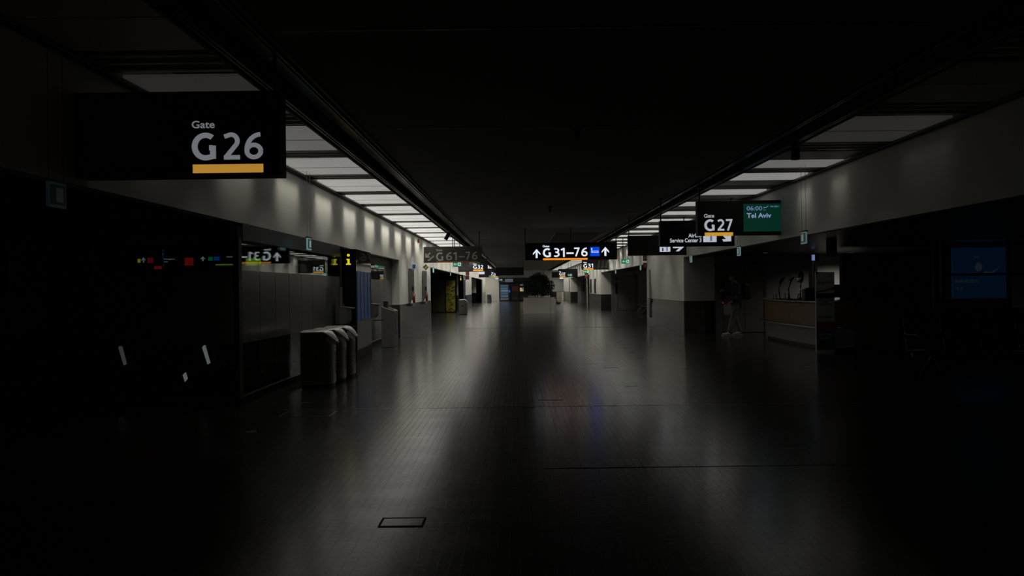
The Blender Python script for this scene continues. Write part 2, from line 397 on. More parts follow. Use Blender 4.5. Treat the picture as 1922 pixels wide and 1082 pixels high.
# stairwell behind the glass: escalator balustrades going down
esc = thing('escalator', 'dark escalator going down behind the glass corner on the left', 'escalator', (-4.5, 10.4, 0))
ESS = mat('escalator_steel', (.35, .31, .26), .3, 1.)
for yy in (-.5, .6):
    MB().tube([(.95, yy, .30), (.25, yy, .31), (.02, yy, .26), (-.12, yy, .10), (-.25, yy, -.2), (-1.6, yy, -1.5)], .045, 12).build('handrail', ESS, esc, smooth=True)
    m = MB(); m.prism([(.95, .25), (.2, .26), (0, .2), (-.2, -.15), (-1.6, -1.55), (-1.6, -2.1), (.95, -.3)], 'y', yy-.02, yy+.02); m.build('balustrade', mat('balustrade_panel', (.05, .045, .04), .3, .6), esc)
m = MB()
for i in range(9):
    m.box(.9-.3*i-.3, .9-.3*i, -.45, .55, -.3-.2*i-.15, -.18-.2*i)
m.build('step_flight', mat('escalator_step', (.10, .095, .085), .4, .7), esc)
m = MB(); m.box(.05, .95, -.45, .55, -.12, -.04)
for k in range(24): m.box(.05, .95, -.44+k*.04, -.425+k*.04, -.04, -.03)
m.build('comb_plate', mat('escalator_step2', (.16, .15, .13), .35, .8), esc)
for i, (px, y0, y1, lb) in enumerate(((385, 650, 683, 'slanted white tube light just above the escalator handrail'), (348, 702, 733, 'lowest slanted white tube light beside the escalator balustrade'), (228, 650, 685, 'slanted white tube light furthest left behind the frosted glass'))):
    Y = 11.2; x, _, z1 = P(px-4, y0, Y); x2, _, z0 = P(px+5, y1, Y)
    t = thing('tube_light', lb, 'tube light', ((x+x2)/2, Y, z0)); dx = (x2-x)/2
    m = MB(); m.prism([(-dx-.018, z1-z0-.02), (-dx+.018, z1-z0+.02), (dx+.02, .01), (dx-.012, -.01)], 'y', -.02, .02); m.build('light_tube', glow('tube_glow_%d' % i, (.95, .92, .95), .20 if i < 2 else .07), t)
    m = MB(); m.prism([(-dx-.024, z1-z0-.03), (-dx+.03, z1-z0+.03), (dx+.03, .0), (dx-.02, -.02)], 'y', .02, .062); m.build('mounting_rail', BLK, t)
struct('wall_left', MB().box(-9, -3.6, 11.26, 11.36, -2.9, .74), mat('stairwell_lining', (.045, .038, .034), .5))
dc = MB().prism([(.04, -.6), (.31, -.6), (.75, .95), (.49, .95)], 'y', -.06, .06).build('diagonal_beam', BLK, loc=(-5.02, 9.35, 0))
tag(dc, 'black slanting beam crossing the lower glass left of the escalator', 'beam')

# lit signs seen through the glass box
def deferred_glass_signs():
    s = Sign('direction_sign', 'black sign with yellow i and red plate seen through the clear glass at left', 'direction sign', 252, 345, 479, 496, 13.2, .06, (.2, .8), ZB+.05)
    s.rect(259, 264.5, 486, 493, emi((.9, .75, .03), .22), 'info_symbol'); arrow_up(s, 270, 483, 493, 3.5, emi((.5, .6, .75), .22)); s.rect(277.5, 288.5, 484, 494, emi((.7, .02, .06), .13), 'red_plate')
    s.txt('Passagiere', 309, 329, 485.5, 489, emi((.5, .6, .75), .2), .02); s.txt('Info', 309, 316, 490.5, 493, emi((.5, .6, .75), .2), .02)
    s = Sign('direction_sign', 'black sign with green and blue plates seen through the glass near its corner', 'direction sign', 374, 441, 479, 495.5, 13.2, .06, (.2, .8), ZB+.05)
    arrow_up(s, 381.5, 481.5, 490, 4, emi((.5, .6, .75), .3)); s.rect(391.5, 400.5, 482.5, 489.5, emi((.0, .3, .1), .25), 'green_plate'); s.rect(403, 413, 482, 489.5, emi((.0, .08, .5), .3), 'blue_plate'); s.txt('Terminal', 425, 440, 481, 484, emi((.5, .6, .75), .25), .02)
    lit_box('display_board', 'red lit board glowing behind the clear glass between two black signs', 347, 364, 484, 499, 13.35, (.75, .03, .01), .16, 'display', (.5,))
    lit_box('display_board', 'green lit board glowing behind the side glass of the glass box', 462, 491, 485, 499, 13.35, (.35, .75, .02), .26, 'display', (.5,))
    lit_box('light_strip', 'thin green lit strip behind the glass near the black corner post', 405, 441, 495.8, 498.5, 13.0, (.3, .7, .02), .20, 'light strip', (.5,))
    lit_box('display_board', 'small red lit box low behind the clear glass at left', 290, 304, 499.5, 506, 13.0, (.8, .04, .01), .14, 'display', (.5,))

# ---------------------------------------------------------------- info pillars
YEL = glow('info_yellow', (.95, .80, .03), .75)
def info_pillar(y, label, ln=1.4, e=1.):
    t = thing('info_pillar', label, 'info pillar', (-3.27, y, 0))
    MB().box(-.14, .15, 0, ln, .0, .22).build('base', mat('pillar_base', (.03, .03, .025), .6), t)
    MB().box(-.14, .145, 0.005, ln-.005, .22, 2.19).build('body', GLOSSB, t, .004)
    MB().box(.145, .152, .03, ln-.03, .25, .78).build('lower_panel', mat('pillar_steel', (.30, .30, .31), .3, .7), t)
    bl = MB().box(.145, .151, .03, ln-.06, .79, 1.76).build('display_panel', glow('blue_panel', (.05, .12, .30), .10 if e else .03), t)
    m = MB()
    for k in range(5): m.box(.151, .156, .03+k*(ln-.13)/4, .06+k*(ln-.13)/4, .79, 1.76)
    m.build('glazing_bar', BLK, bl)
    MB().box(-.165, -.14, -.01, .02, 0, 2.13).build('edge_strip', mat('edge_strip', (.12, .115, .09), .4), t)
    m = MB(); m.ball((0.0, -.0, 2.07), .028, 12, 8, (1, .12, 1)); m.box(-.035, .022, -.004, .004, 1.975, 2.0); m.box(-.018, .022, -.004, .004, 1.90, 2.0); m.box(-.045, .045, -.004, .004, 1.885, 1.91)
    m.build('info_symbol', YEL, t, loc=(.0, -.004, 0))
    return t
info_pillar(13.8, 'glossy black info pillar with yellow i beside the row of bins')
info_pillar(41.2, 'distant black info pillar with yellow i behind the far bin')

# drinking fountains
def fountain(x, y, label):
    t = thing('drinking_fountain', label, 'drinking fountain', (x, y, 0))
    m = MB(); m.prism([(-.08, .77), (.05, .77), (.085, .84), (.085, 1.02), (.10, 1.05), (-.08, 1.07)], 'y', -.14, .14); m.build('cabinet', KIOSK, t, .006)
    m = MB(); m.prism([(-.06, 1.07), (.10, 1.035), (.155, 1.055), (.155, 1.066), (-.06, 1.09)], 'y', -.14, .14); m.build('basin', mat('basin_steel', (.5, .5, .47), .3, .9), t)
    MB().tube([(-.02, 0, 1.08), (-.03, 0, 1.13), (-.045, 0, 1.15)], .007, 8).build('spout', STEEL2, t)
    MB().cyl((.0, 0, .70), (.22, 0, .715), .012, 8).build('lever', BLK, t)
    MB().box(-.09, -.07, -.10, .10, 0, 1.45).build('back_plate', mat('fountain_back', (.09, .085, .07), .5), t)
fountain(-3.20, 13.2, 'grey drinking fountain in front of the near info pillar')
fountain(-3.22, 15.9, 'grey drinking fountain beside the kiosk with the sloped top')
k = thing('service_kiosk', 'tall grey kiosk with sloping top against the left glass wall', 'kiosk', (-3.12, 17.1, 0))
MB().prism([(-.16, 0), (.15, 0), (.15, .88), (-.16, .99)], 'y', 0, .55).build('body', KIOSK, k, .008)
m = MB(); m.box(.15, .153, .12, .16, .30, .80); m.box(.15, .153, .28, .32, .30, .80); m.build('vent_slots', BLK, k)
MB().box(-.12, -.02, .05, .2, .97, 1.12).build('ticket_printer', DKGREY, k, .01)
MB().prism([(-.10, .975), (.12, .90), (.125, .905), (-.095, .982)], 'y', .08, .45).build('screen', GLOSSB, k)

# ---------------------------------------------------------------- waste bins
def bin_outline(n=18):
    p = [(-.22, -.25), (.03, -.25), (.07, -.235)]
    for i in range(n+1):
        a = -PI/2+PI*i/n
        p.append((.07+.14*math.cos(a)**.8 if math.cos(a) > 1e-6 else .07, .235*math.sin(a)))
    p += [(.07, .235), (.03, .25), (-.22, .25)]
    q = []
    for u in p:
        if not q or (abs(u[0]-q[-1][0])+abs(u[1]-q[-1][1])) > 1e-4: q.append(u)
    return q
def waste_bin(x, y, label, group=None, s=1., lid=LIDM):
    t = thing('waste_bin', label, 'waste bin', (x, y, 0), 0, group)
    o = bin_outline()
    m = MB(); m.prism([(a*.93, c*.93) for a, c in o], 'z', 0, .05); m.build('plinth', BLK, t)
    m = MB(); m.prism(o, 'z', .05, .79)
    for v in m.bm.verts:
        if v.co.z > .5 and v.co.x > .06: v.co.z -= .20*((v.co.x-.06)/.15)**1.2
    m.build('body', STEEL, t, .003)
    m = MB(); m.box(-.09, .02, -.2535, -.25, .44, .49); m.build('front_slot', BLK, t, .0)
    # lid: flat top with a beak drooping over the mouth on the hall side
    m = MB(); nx, ny = 12, 12; g = []
    for i in range(nx+1):
        row = []
        u = i/nx; xx = -.23+u*.50
        for j in range(ny+1):
            v = -1+2*j/ny
            hw = .255 if u < .45 else .255*math.cos((u-.45)/.55*PI/2*.93)**.8
            z = .80+.02*(1-v*v)+(.012*u)
            if u > .60: z -= .19*((u-.60)/.40)**1.5
            row.append(m.bm.verts.new((xx, v*hw, z)))
        g.append(row)
    for i in range(nx):
        for j in range(ny): m.bm.faces.new((g[i][j], g[i+1][j], g[i+1][j+1], g[i][j+1]))
    r = m.build('lid', lid, t, smooth=True); so = r.modifiers.new('thickness', 'SOLIDIFY'); so.thickness = .012
    q = text('Abfall', -.0, .33, -.035, .035, 0, mat('bin_letter', (.01, .01, .01), .5), t, bold=.02)
    q.rotation_euler = (Matrix.Rotation(PI/2, 3, 'Z') @ Matrix.Rotation(-PI/2, 3, 'Y')).to_euler(); q.location = (.2135, 0.0, .18)
    return t
waste_bin(-2.88, 10.38, 'brushed steel waste bin with white beaked lid, nearest the camera of the three', 'waste bins beside the glass box')
waste_bin(-2.86, 10.92, 'steel waste bin in the middle of the row of three beside the glass box', 'waste bins beside the glass box')
waste_bin(-2.84, 11.46, 'steel waste bin furthest back of the three beside the glass box', 'waste bins beside the glass box')
waste_bin(-2.88, 37.9, 'steel waste bin standing before the distant yellow mosaic panel')
waste_bin(-2.70, 68.5, 'pale narrow waste bin far away against the white wall left of vending machines')

# ---------------------------------------------------------------- hanging signs
def emi(c, s): return glow('sign_%s_%g' % ('_'.join('%.2f' % q for q in c), s), c, s)
LW = (.80, .86, .95)
class Sign:
    def __init__(s, name, label, cat, px0, px1, yt, yb, Y, depth=.14, rods=(.06, .94), rod_top=ZT, group=None, m=None):
        s.Y = Y; s.pc = (px0+px1)/2; s.d = depth
        s.x0, _, zb = P(px0, yb, Y); s.x1 = P(px1, yb, Y)[0]; zb = P(s.pc, yb, Y)[2]; zt = P(s.pc, yt, Y)[2]; s.zb = zb; s.h = zt-zb
        s.W = (s.x1-s.x0); s.cx = (s.x0+s.x1)/2
        s.t = thing(name, label, cat, (s.cx, Y+depth/2, zb), 0, group)
        MB().box(-s.W/2, s.W/2, -depth/2, depth/2, 0, s.h).build('housing', m or HOUSE, s.t, .006)
        for f in rods:
            x = -s.W/2+f*s.W
            mm = MB(); mm.box(x-.012, x+.012, -.012, .012, s.h, rod_top-zb); mm.box(x-.04, x+.04, -.04, .04, rod_top-zb-.01, rod_top-zb); mm.build('hanger_rod', BLK, s.t)
    def lx(s, px): return (px-VX)*s.Y/F-s.cx
    def lz(s, py, px=None): return P(px if px else s.pc, py, s.Y)[2]-s.zb
    def txt(s, string, a, b, t, bt, m, bold=.02, label=None, parent=None):
        if all(ch in GLYPH for ch in string): return glyphs(string, s.lx(a), s.lx(b), s.lz(bt), s.lz(t), -s.d/2-.004, m, s.t)
        return text(string, s.lx(a), s.lx(b), s.lz(bt), s.lz(t), -s.d/2-.004, m, parent or s.t, bold=bold, label=label)
    def rect(s, a, b, t, bt, m, name='colour_bar', off=.004, label=None):
        o = MB().box(s.lx(a), s.lx(b), -s.d/2-off, -s.d/2+.001, s.lz(bt), s.lz(t)).build(name, m, s.t)
        if label: o['label'] = label
        return o
    def poly(s, pts, m, name='arrow_symbol', off=.004):
        return MB().prism([(s.lx(a), s.lz(c)) for a, c in pts], 'y', -s.d/2-off, -s.d/2+.001).build(name, m, s.t)
def arrow_up(s, cx, top, bot, hw, m):
    h = bot-top; sw = hw*.26
    s.poly([(cx, top), (cx+hw, top+h*.48), (cx+hw, top+h*.66), (cx+sw, top+h*.36), (cx+sw, bot), (cx-sw, bot), (cx-sw, top+h*.36), (cx-hw, top+h*.66), (cx-hw, top+h*.48)], m)

s = Sign('gate_sign', 'big hanging gate sign G 26 with dark screen at upper left', 'gate sign', 84, 528, 172, 332, 5.5, .16, (.03, .97))
s.rect(130, 325, 188, 312, GLOSSB, 'screen', .006)
L26 = emi((.85, .90, 1.0), .17)  # letter glow lowered to stand in for vignetting at the frame edge
s.txt('Gate', 364, 407, 228, 242, L26, .015); s.txt('G', 363, 410, 250, 303, L26, .05); s.txt('26', 422, 497, 250, 302, L26, .04)
s.rect(365, 497, 310, 326, emi((1, .50, .07), .42), 'underline_bar')
s = Sign('gate_sign', 'hanging gate sign G 27 with green Tel Aviv departure screen', 'gate sign', 1311, 1495, 376.5, 441.5, 13.2, .16, (.03, .97))
L27 = emi(LW, .46)
s.txt('Gate', 1323, 1342, 401, 408, L27, .015); s.txt('G', 1323, 1343, 411, 433.5, L27, .05); s.txt('27', 1347.5, 1377, 411, 433, L27, .04)
s.rect(1324, 1377, 436, 443-.5, emi((1, .50, .05), .55), 'underline_bar')
s.rect(1397, 1489, 383, 435, glow('screen_green', (.002, .075, .047), .27), 'screen', .006, 'green departure screen')
T27 = emi((.28, .45, .85), .38); T28 = emi((.38, .48, .85), .55); s.d += .006
s.txt('06:00', 1403, 1432, 387.5, 395.5, T27, .01); s.txt('Tel Aviv', 1403, 1449, 400.5, 409.5, T28, .025); s.txt('W6 2811', 1447, 1463, 387, 390, T27, .02)
s.poly([(1434, 389.5), (1436, 389.2), (1438, 390), (1443, 387), (1444, 387.6), (1439.5, 391), (1434.8, 391.6)], T27, 'aircraft_symbol'); s.poly([(1434, 394.5), (1439, 394.3), (1439, 395), (1434, 395.2)], T27, 'runway_symbol')

s = Sign('direction_sign', 'hanging sign Airline Service Center 3 partly behind the Tel Aviv gate sign', 'direction sign', 1240, 1380, 414, 462.5, 14.9, .14, (.02, .97))
LS = emi(LW, .55)
s.txt('Airline', 1293, 1318, 438.5, 446, LS, .02); s.txt('Service Center 3', 1258.5, 1317.5, 447.5, 455, LS, .02)
s.rect(1321, 1346, 432, 455, LS, 'pictogram_plate'); s.rect(1334, 1337.5, 443, 453, emi((.15, .25, .5), .5), 'pictogram_bar', .006)
s.poly([(1373.5, 454), (1359, 454.5), (1356.5, 450), (1364, 449.5), (1352, 438), (1356, 435), (1367.5, 445), (1367.5, 438), (1373.5, 441)], LS)
s = Sign('direction_sign', 'hanging toilet direction sign with right arrow above the angled pale wall', 'direction sign', 1180, 1289.5, 442, 479.5, 18.9, .14, (.02, .97))
LT = emi(LW, .6)
s.rect(1239, 1259, 455, 473, LT, 'pictogram_plate'); 
s.poly([(1243.5, 466), (1246, 466), (1246, 472), (1243.5, 472)], emi((.02, .03, .08), .5), 'pictogram_figure', .006)
s.poly([(1251.5, 460), (1254, 460), (1254, 472), (1251.5, 472)], emi((.15, .25, .5), .5), 'pictogram_figure', .006)
s.poly([(1264, 462.6), (1277, 462.6), (1270, 456), (1275, 456), (1284.5, 464.5), (1275, 472.5), (1269, 472.5), (1276, 466.5), (1264, 466.5)], LT)

s = Sign('gate_sign', 'bright hanging gates sign G 31-76 with blue smoking symbol over the planter', 'gate sign', 986, 1159, 455.5, 488, 22, .14, (.006, .5, .993))
LB = emi(LW, .95); OR = emi((1, .32, .02), .82)
dy = 0
arrow_up(s, 1008, 467, 484, 7, LB); arrow_up(s, 1137, 464.5, 481.5, 7, LB)
s.txt('Gates', 1019.5, 1032, 460, 463.8, LB, .03); s.txt('G', 1019.5, 1035, 465.5, 483, LB, .055); s.txt('31', 1040, 1061.5, 465.5, 482.5, LB, .05)
s.rect(1064, 1077.5, 474, 477, LB, 'dash_mark'); s.txt('76', 1078.5, 1103.5, 465, 482, LB, .05)
s.rect(1020, 1103.5, 484.8, 488.3, OR, 'underline_bar')
s.rect(1108.5, 1126, 464.5, 481.5, emi((.0, .06, .75), .9), 'blue_symbol_plate')
s.rect(1111, 1124, 471.8, 475.3, LB, 'cigarette_symbol', .006); s.rect(1112.5, 1123, 472.7, 474.4, emi((.0, .06, .75), .9), 'cigarette_inner', .008)
s.poly([(1110.3, 467), (1111.5, 466.2), (1113, 467.2), (1112, 469), (1112.6, 471), (1111, 471), (1110.6, 469)], LB, 'smoke_symbol', .006)

m61 = mat('grey_sign_face', (.11, .10, .092), .5)
s = Sign('gate_sign', 'unlit dark grey gates sign G 61-76 with stairs arrow beside the left wall', 'gate sign', 796, 905, 463, 493, 22.7, .12, (.5, .96), m=m61)
s.txt('Gates', 819.5, 831, 467.5, 471.3, DIML, .03); s.txt('G', 819, 833, 473.5, 490, DIML, .055); s.txt('61', 837.5, 859, 473.5, 489, DIML, .04)
s.rect(861.5, 873, 481.5, 483.3, DIML, 'dash_mark'); s.txt('76', 874.5, 897, 473, 488.5, DIML, .04)
s.rect(819.5, 897, 490.4, 492.8, DIMO, 'underline_bar')
s.poly([(799, 483.5), (799, 476), (801.5, 475), (801.5, 479), (807.5, 473.6), (809.3, 475.4), (803.6, 481), (807.5, 481), (806.5, 483.5)], DIML)
s.poly([(803.5, 489.4), (803.5, 487), (806.4, 487), (806.4, 484.6), (809.3, 484.6), (809.3, 482.4), (812.2, 482.4), (812.2, 480), (815.3, 480), (815.3, 482), (813.7, 482), (813.7, 484.2), (810.8, 484.2), (810.8, 486.6), (808, 486.6), (808, 489.4)], DIML, 'stairs_symbol')

s = Sign('gate_sign', 'hanging gate sign G 32 lit white beyond the unlit stairs sign', 'gate sign', 849, 916, 486, 510.5, 41, .14, (.05, .95))
LF = emi(LW, 1.1)
s.rect(868, 882, 492, 508, GLOSSB, 'screen', .006) if False else s.rect(853, 881, 493, 508, GLOSSB, 'screen', .006)
s.txt('Gate', 888.5, 895, 494.8, 497.4, LF, .02); s.txt('G', 888.3, 895.5, 498.5, 505, LF, .05); s.txt('32', 897, 907.5, 498, 505, LF, .05); s.rect(888.5, 907.5, 506.4, 509, emi((1, .42, .03), 1.0), 'underline_bar')
s = Sign('gate_sign', 'hanging gate sign G 31 lit white under the bright gates sign', 'gate sign', 1093, 1157, 482.5, 506.5, 38, .14, (.05, .95))
s.txt('Gate', 1095.5, 1102, 491.5, 494, LF, .02); s.txt('G', 1095.3, 1102.5, 495.5, 503, LF, .05); s.txt('31', 1104, 1114, 495, 502.6, LF, .05); s.rect(1095.5, 1114, 503.8, 506.2, emi((1, .42, .03), 1.0), 'underline_bar'); s.rect(1119, 1152, 489, 504, GLOSSB, 'screen', .006)
s = Sign('gate_sign', 'smallest lit gate sign on the left, partly hidden by a black sign', 'gate sign', 899, 936, 504.5, 521, 58, .14, (.1, .9))
s.txt('Gate', 922.3, 926.5, 511, 512.8, LF, .02); s.txt('G3', 922.3, 930.5, 513.5, 518.6, LF); s.rect(924, 934.5, 519.2, 520.9, emi((1, .42, .03), .9), 'underline_bar')
s = Sign('gate_sign', 'small hanging gate sign G 37 deep in the hall on the right', 'gate sign', 1048, 1085, 505, 521, 58, .14, (.1, .9))
s.txt('Gate', 1049.5, 1053.5, 509.3, 511, LF, .02); s.txt('G', 1050, 1054.3, 511.8, 517.2, LF); s.txt('37', 1055.3, 1061.5, 511.8, 517.2, LF); s.rect(1051, 1061.5, 518, 519.8, emi((1, .42, .03), .9), 'underline_bar')
s = Sign('direction_sign', 'unlit black hanging sign left of the planter shrub', 'direction sign', 930, 983.5, 502.5, 517.3, 47, .12, (.02, .98))
s.rect(933, 980, 504, 516, BLK, 'face_panel')
s = Sign('direction_sign', 'unlit black hanging sign right of the planter shrub', 'direction sign', 1036, 1054, 511, 521.5, 62, .12, (.05,))
s.rect(1037.5, 1052.5, 512.2, 520.4, BLK, 'face_panel')
def lit_box(name, label, px0, px1, yt, yb, Y, c, e, cat='light box', rod=(.5,)):
    q = Sign(name, label, cat, px0, px1, yt, yb, Y, .06, rod); q.rect(px0+.2, px1-.2, yt+.2, yb-.2, emi(c, e), 'lit_face'); return q
lit_box('light_box', 'small glowing white box under the far gate sign G 32', 898, 910, 508.5, 515.3, 46, (.85, .85, 1), .75)
lit_box('light_box', 'tiny glowing white box under the far gate sign G 37', 1050.5, 1058, 520.8, 523.8, 60, (.85, .9, 1), .9)
lit_box('light_box', 'tiny pale blue box under the smallest gate sign on the left', 929, 936, 521.5, 525, 62, (.6, .9, 1), .6)

deferred_glass_signs()
# exit signs facing the camera
GR = emi((.0, .42, .22), .40); GW = emi((.7, 1, .85), .55)
def exit_front(px0, px1, yt, yb, Y, label, e=1., rods=(.2, .8)):
    q = Sign('exit_sign', label, 'exit sign', px0, px1, yt, yb, Y, .05, rods, m=mat('exit_housing', (.2, .2, .2), .5))
    w_ = px1-px0; h_ = yb-yt; cy = (yt+yb)/2
    q.rect(px0+.4, px1-.4, yt+.5, yb-.5, emi((.0, .42, .22), .40*e), 'lit_face')
    L_ = emi((.7, 1, .85), .55*e)
    q.rect(px0+w_*.58, px1-w_*.08, yt+h_*.15, yb-h_*.12, L_, 'door_symbol', .006)
    q.poly([(px0+w_*.68, cy-h_*.1), (px0+w_*.74, cy-h_*.28), (px0+w_*.80, cy-h_*.1), (px0+w_*.86, cy+h_*.28), (px0+w_*.78, cy+h_*.1), (px0+w_*.68, cy+h_*.28)], GR, 'running_figure', .008)
    q.poly([(px0+w_*.10, cy), (px0+w_*.26, cy-h_*.26), (px0+w_*.30, cy-h_*.20), (px0+w_*.22, cy-h_*.06), (px0+w_*.52, cy-h_*.06), (px0+w_*.52, cy+h_*.06), (px0+w_*.22, cy+h_*.06), (px0+w_*.30, cy+h_*.20), (px0+w_*.26, cy+h_*.26)], L_, 'arrow_symbol', .006)
exit_front(1167, 1182.5, 487, 495.3, 27, 'green exit sign with left arrow high on the pale right wall')
exit_front(850.5, 867, 491.8, 501, 26, 'green exit sign with left arrow directly under the unlit stairs sign')
exit_front(1096, 1107, 507, 513, 40, 'green exit sign directly under the gate sign G 31', 1.5)
exit_front(1065.5, 1074, 514.5, 519, 54, 'small green exit sign just right of gate sign G 37')
exit_front(917.5, 925, 517, 521, 56, 'small green exit sign left of the smallest left gate sign', .7)
exit_front(937.5, 943, 524, 527.5, 74, 'tiny green exit sign above the vending machine', .9)
# exit signs seen nearly edge-on along both walls
def exit_side(x, y, label, e, bright=1.):
    t = thing('exit_sign', label, 'exit sign', (x, y, 2.02))
    MB().box(-.012, .012, -.095, .095, 0, .18).build('plate', mat('exit_edge_%g' % e, (.08, .11, .10), .3, emis=(.45, .8, .85), es=e), t)
    sx = 1 if x < 0 else -1
    f = MB().box(.012*sx, .014*sx, -.085, .085, .02, .165).build('lit_face', emi((.01, .13, .10), round(e*1.1, 3)), t)
    MB().box(.014*sx, .0155*sx, -.02, .06, .04, .145).build('running_figure', emi((.6, .95, .9), round(e*1.1, 3)), f)
    MB().box(-.02, .02, -.105, .105, .18, .20).build('top_rail', DKGREY, t)
    for yy in (-.08, .08): MB().cyl((0, yy, .2), (0, yy, ZT-2.02), .003, 6).build('hanging_wire', mat('wire', (.3, .3, .28), .4), t)
for x, y, lb, e in ((-3.33, 5.15, 'faint green exit sign edge-on below the G 26 gate sign', .006), (-3.2, 10.95, 'edge-on green exit sign hanging at the glass box fascia', .22),
                    (-3.2, 27.2, 'edge-on exit sign over the corner of the dark left bay', .7), (-3.2, 34.2, 'edge-on exit sign hanging midway over the dark left bay', .3),
                    (4.40, 10.9, 'edge-on green exit sign right of the Tel Aviv screen', .12), (4.68, 15.0, 'edge-on green exit sign below the Tel Aviv screen', .22),
                    (4.62, 18.9, 'edge-on exit sign beside the toilet sign at the wall corner', .25), (4.72, 27.2, 'edge-on exit sign over the bay with the second elevator', .3), (4.68, 33.8, 'edge-on exit sign hanging near the gate sign G 31', .35)):
    exit_side(x, y, lb, e)

# ---------------------------------------------------------------- elevators on the right
EL = mat('elevator_steel', (.30, .29, .25), .42, .55, noise=.06, nscale=3)
ELD = mat('elevator_jamb', (.22, .21, .18), .4, .5)
def elevator(n, x0, x1, y, e=1.):
    d = struct('door_%d' % n, MB().box(x0+.30, x1-.06, y-.03, y+.02, .02, 1.98), EL)
    m = MB(); m.box(x0, x0+.03, y-.05, y+.02, 0, 2.05); m.box(x1-.06, x1, y-.05, y+.02, 0, 2.05); m.box(x0, x1, y-.05, y+.02, 1.98, 2.05); m.box(x0+.26, x0+.30, y-.05, y+.02, 0, 1.98)
    m.build('door_frame', ELD, d)
    q = MB().box(x0+.03, x0+.26, y-.035, y+.02, 0, 1.98).build('side_panel', EL, d)
    MB().box(x0+.30+(x1-x0-.36)*.5-.004, x0+.30+(x1-x0-.36)*.5+.004, y-.033, y-.029, .02, 1.98).build('leaf_joint', BLK, d)
    z = lambda py: 0
    MB().box(x0+.19, x0+.29, y-.056, y-.05, 1.81, 1.92).build('floor_indicator', GLOSSB, d)
    pl = MB().box(x0+.17, x0+.30, y-.058, y-.05, .98, 1.62).build('call_plate', BLK, d)
    MB().ball((x0+.225, y-.06, .885), .011, 10, 6).build('call_button', glow('red_led', (1, .02, .03), .9), pl)
elevator(1, 5.80, 7.30, 20.9); elevator(2, 5.56, 6.98, 41.7); elevator(3, 5.84, 7.2, 65.2)
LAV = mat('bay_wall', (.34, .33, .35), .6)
for y in (20.9, 41.7, 65.2):
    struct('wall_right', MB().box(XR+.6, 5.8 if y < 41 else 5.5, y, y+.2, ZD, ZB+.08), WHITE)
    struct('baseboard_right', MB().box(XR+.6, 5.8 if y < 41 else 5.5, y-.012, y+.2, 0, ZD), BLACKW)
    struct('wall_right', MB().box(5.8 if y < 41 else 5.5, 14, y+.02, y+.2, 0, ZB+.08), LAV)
MB_ = None
# white lit wall piece and dark partition behind the counter
struct('wall_right', MB().box(8.7, 10.0, 20.6, 20.9, 0, ZB+.06), WHITE)
pt = thing('dark_partition', 'tall dark grey partition box behind the wooden check-in counter', 'partition', (8.95, 17, 0))
MB().box(-1.15, 1.1, 0, .12, 0, 2.13).build('panel', mat('partition_grey', (.05, .05, .055), .6), pt, .01)
MB().box(-1.19, -1.15, -.01, .13, 0, 2.13).build('edge_post', BLK, pt); MB().box(1.1, 1.14, -.01, .13, 0, 2.13).build('edge_post', BLK, pt)

def bay_fill(x, y, e, label, sp=110):  # added fill lamps that brighten the side bays; no fixture is known there
    t = thing('added_fill_light', label, 'ceiling light', (x, y, ZB+.02)); MB().cyl((0, 0, -.008), (0, 0, .0), .09, 20).build('trim_ring', SLOT, t); MB().cyl((0, 0, -.012), (0, 0, -.008), .07, 20).build('lens', glow('lens_%g' % e, (1, .95, .85), .03), t)
    ld = D.lights.new('fill_spot', 'SPOT'); ld.energy = e; ld.spot_size = math.radians(sp); ld.spot_blend = .8; ld.shadow_soft_size = .06; ld.color = (1, .95, .84)
    lo = D.objects.new('fill_spot', ld); COL.objects.link(lo); lo.parent = t; lo.location = (0, 0, -.03)
bay_fill(6.6, 18.9, 5, 'added fill light in the bay before the near elevator', 130)
bay_fill(6.4, 39.5, 4, 'added fill light before the second elevator', 130)
bay_fill(6.4, 62.5, 5, 'added fill light before the third elevator deep in the hall', 130)
bay_fill(-4.4, 38.6, 5, 'added fill light over the distant yellow mosaic panel', 120)
bay_fill(9.15, 19.5, 42, 'added fill light over the white wall piece behind the counter', 155)

t = thing('added_fill_light', 'added aimed fill light in the slatted soffit before the standing airline panel', 'ceiling light', (6.35, 12.5, ZB+.02)); MB().cyl((0, 0, -.008), (0, 0, .0), .07, 20).build('trim_ring', SLOT, t)  # extra lamp added only to brighten the standing airline panel
ld = D.lights.new('fill_spot', 'SPOT'); ld.energy = 1.3; ld.spot_size = math.radians(62); ld.spot_blend = .6; ld.shadow_soft_size = .05; ld.color = (1, .96, .9)
lo = D.objects.new('fill_spot', ld); COL.objects.link(lo); lo.parent = t; lo.location = (0, 0, -.03); lo.rotation_euler = (math.radians(58), 0, 0)

# ---------------------------------------------------------------- service counters
c = thing('service_counter', 'curved wooden information counter with grey lower panel beside the elevator', 'counter', (6.5, 16.9, 0))
def arc(off, y0=-2.2, y1=2.0, n=12):
    return [(-.30+.24*((2.0-yy)/4.3)*0-.25*math.cos((yy+.15)/4.3*PI)*.5+.28+off+(.12 if yy > 1.8 else 0), yy) for yy in [y0+(y1-y0)*i/n for i in range(n+1)]]
def slab(off, w_, z0, z1, y0=-2.2, y1=2.0):
    a = arc(off, y0, y1); bq = [(x+w_, y) for x, y in a][::-1]
    return MB().prism(a+bq, 'z', z0, z1)
slab(-.16, .75, 1.0, 1.045).build('counter_top', mat('counter_top_metal', (.30, .28, .22), .35, .7), c, .012)
slab(-.0, .5, .50, 1.0).build('wood_front', WOOD, c)
slab(-.16, .3, .46, .50, -2.2, 2.1).build('bag_ledge', mat('ledge_steel', (.4, .39, .36), .35, .8), c, .006)
slab(.03, .45, .08, .46).build('lower_panel', STONE, c)
slab(.07, .4, 0, .08).build('plinth', BLK, c)
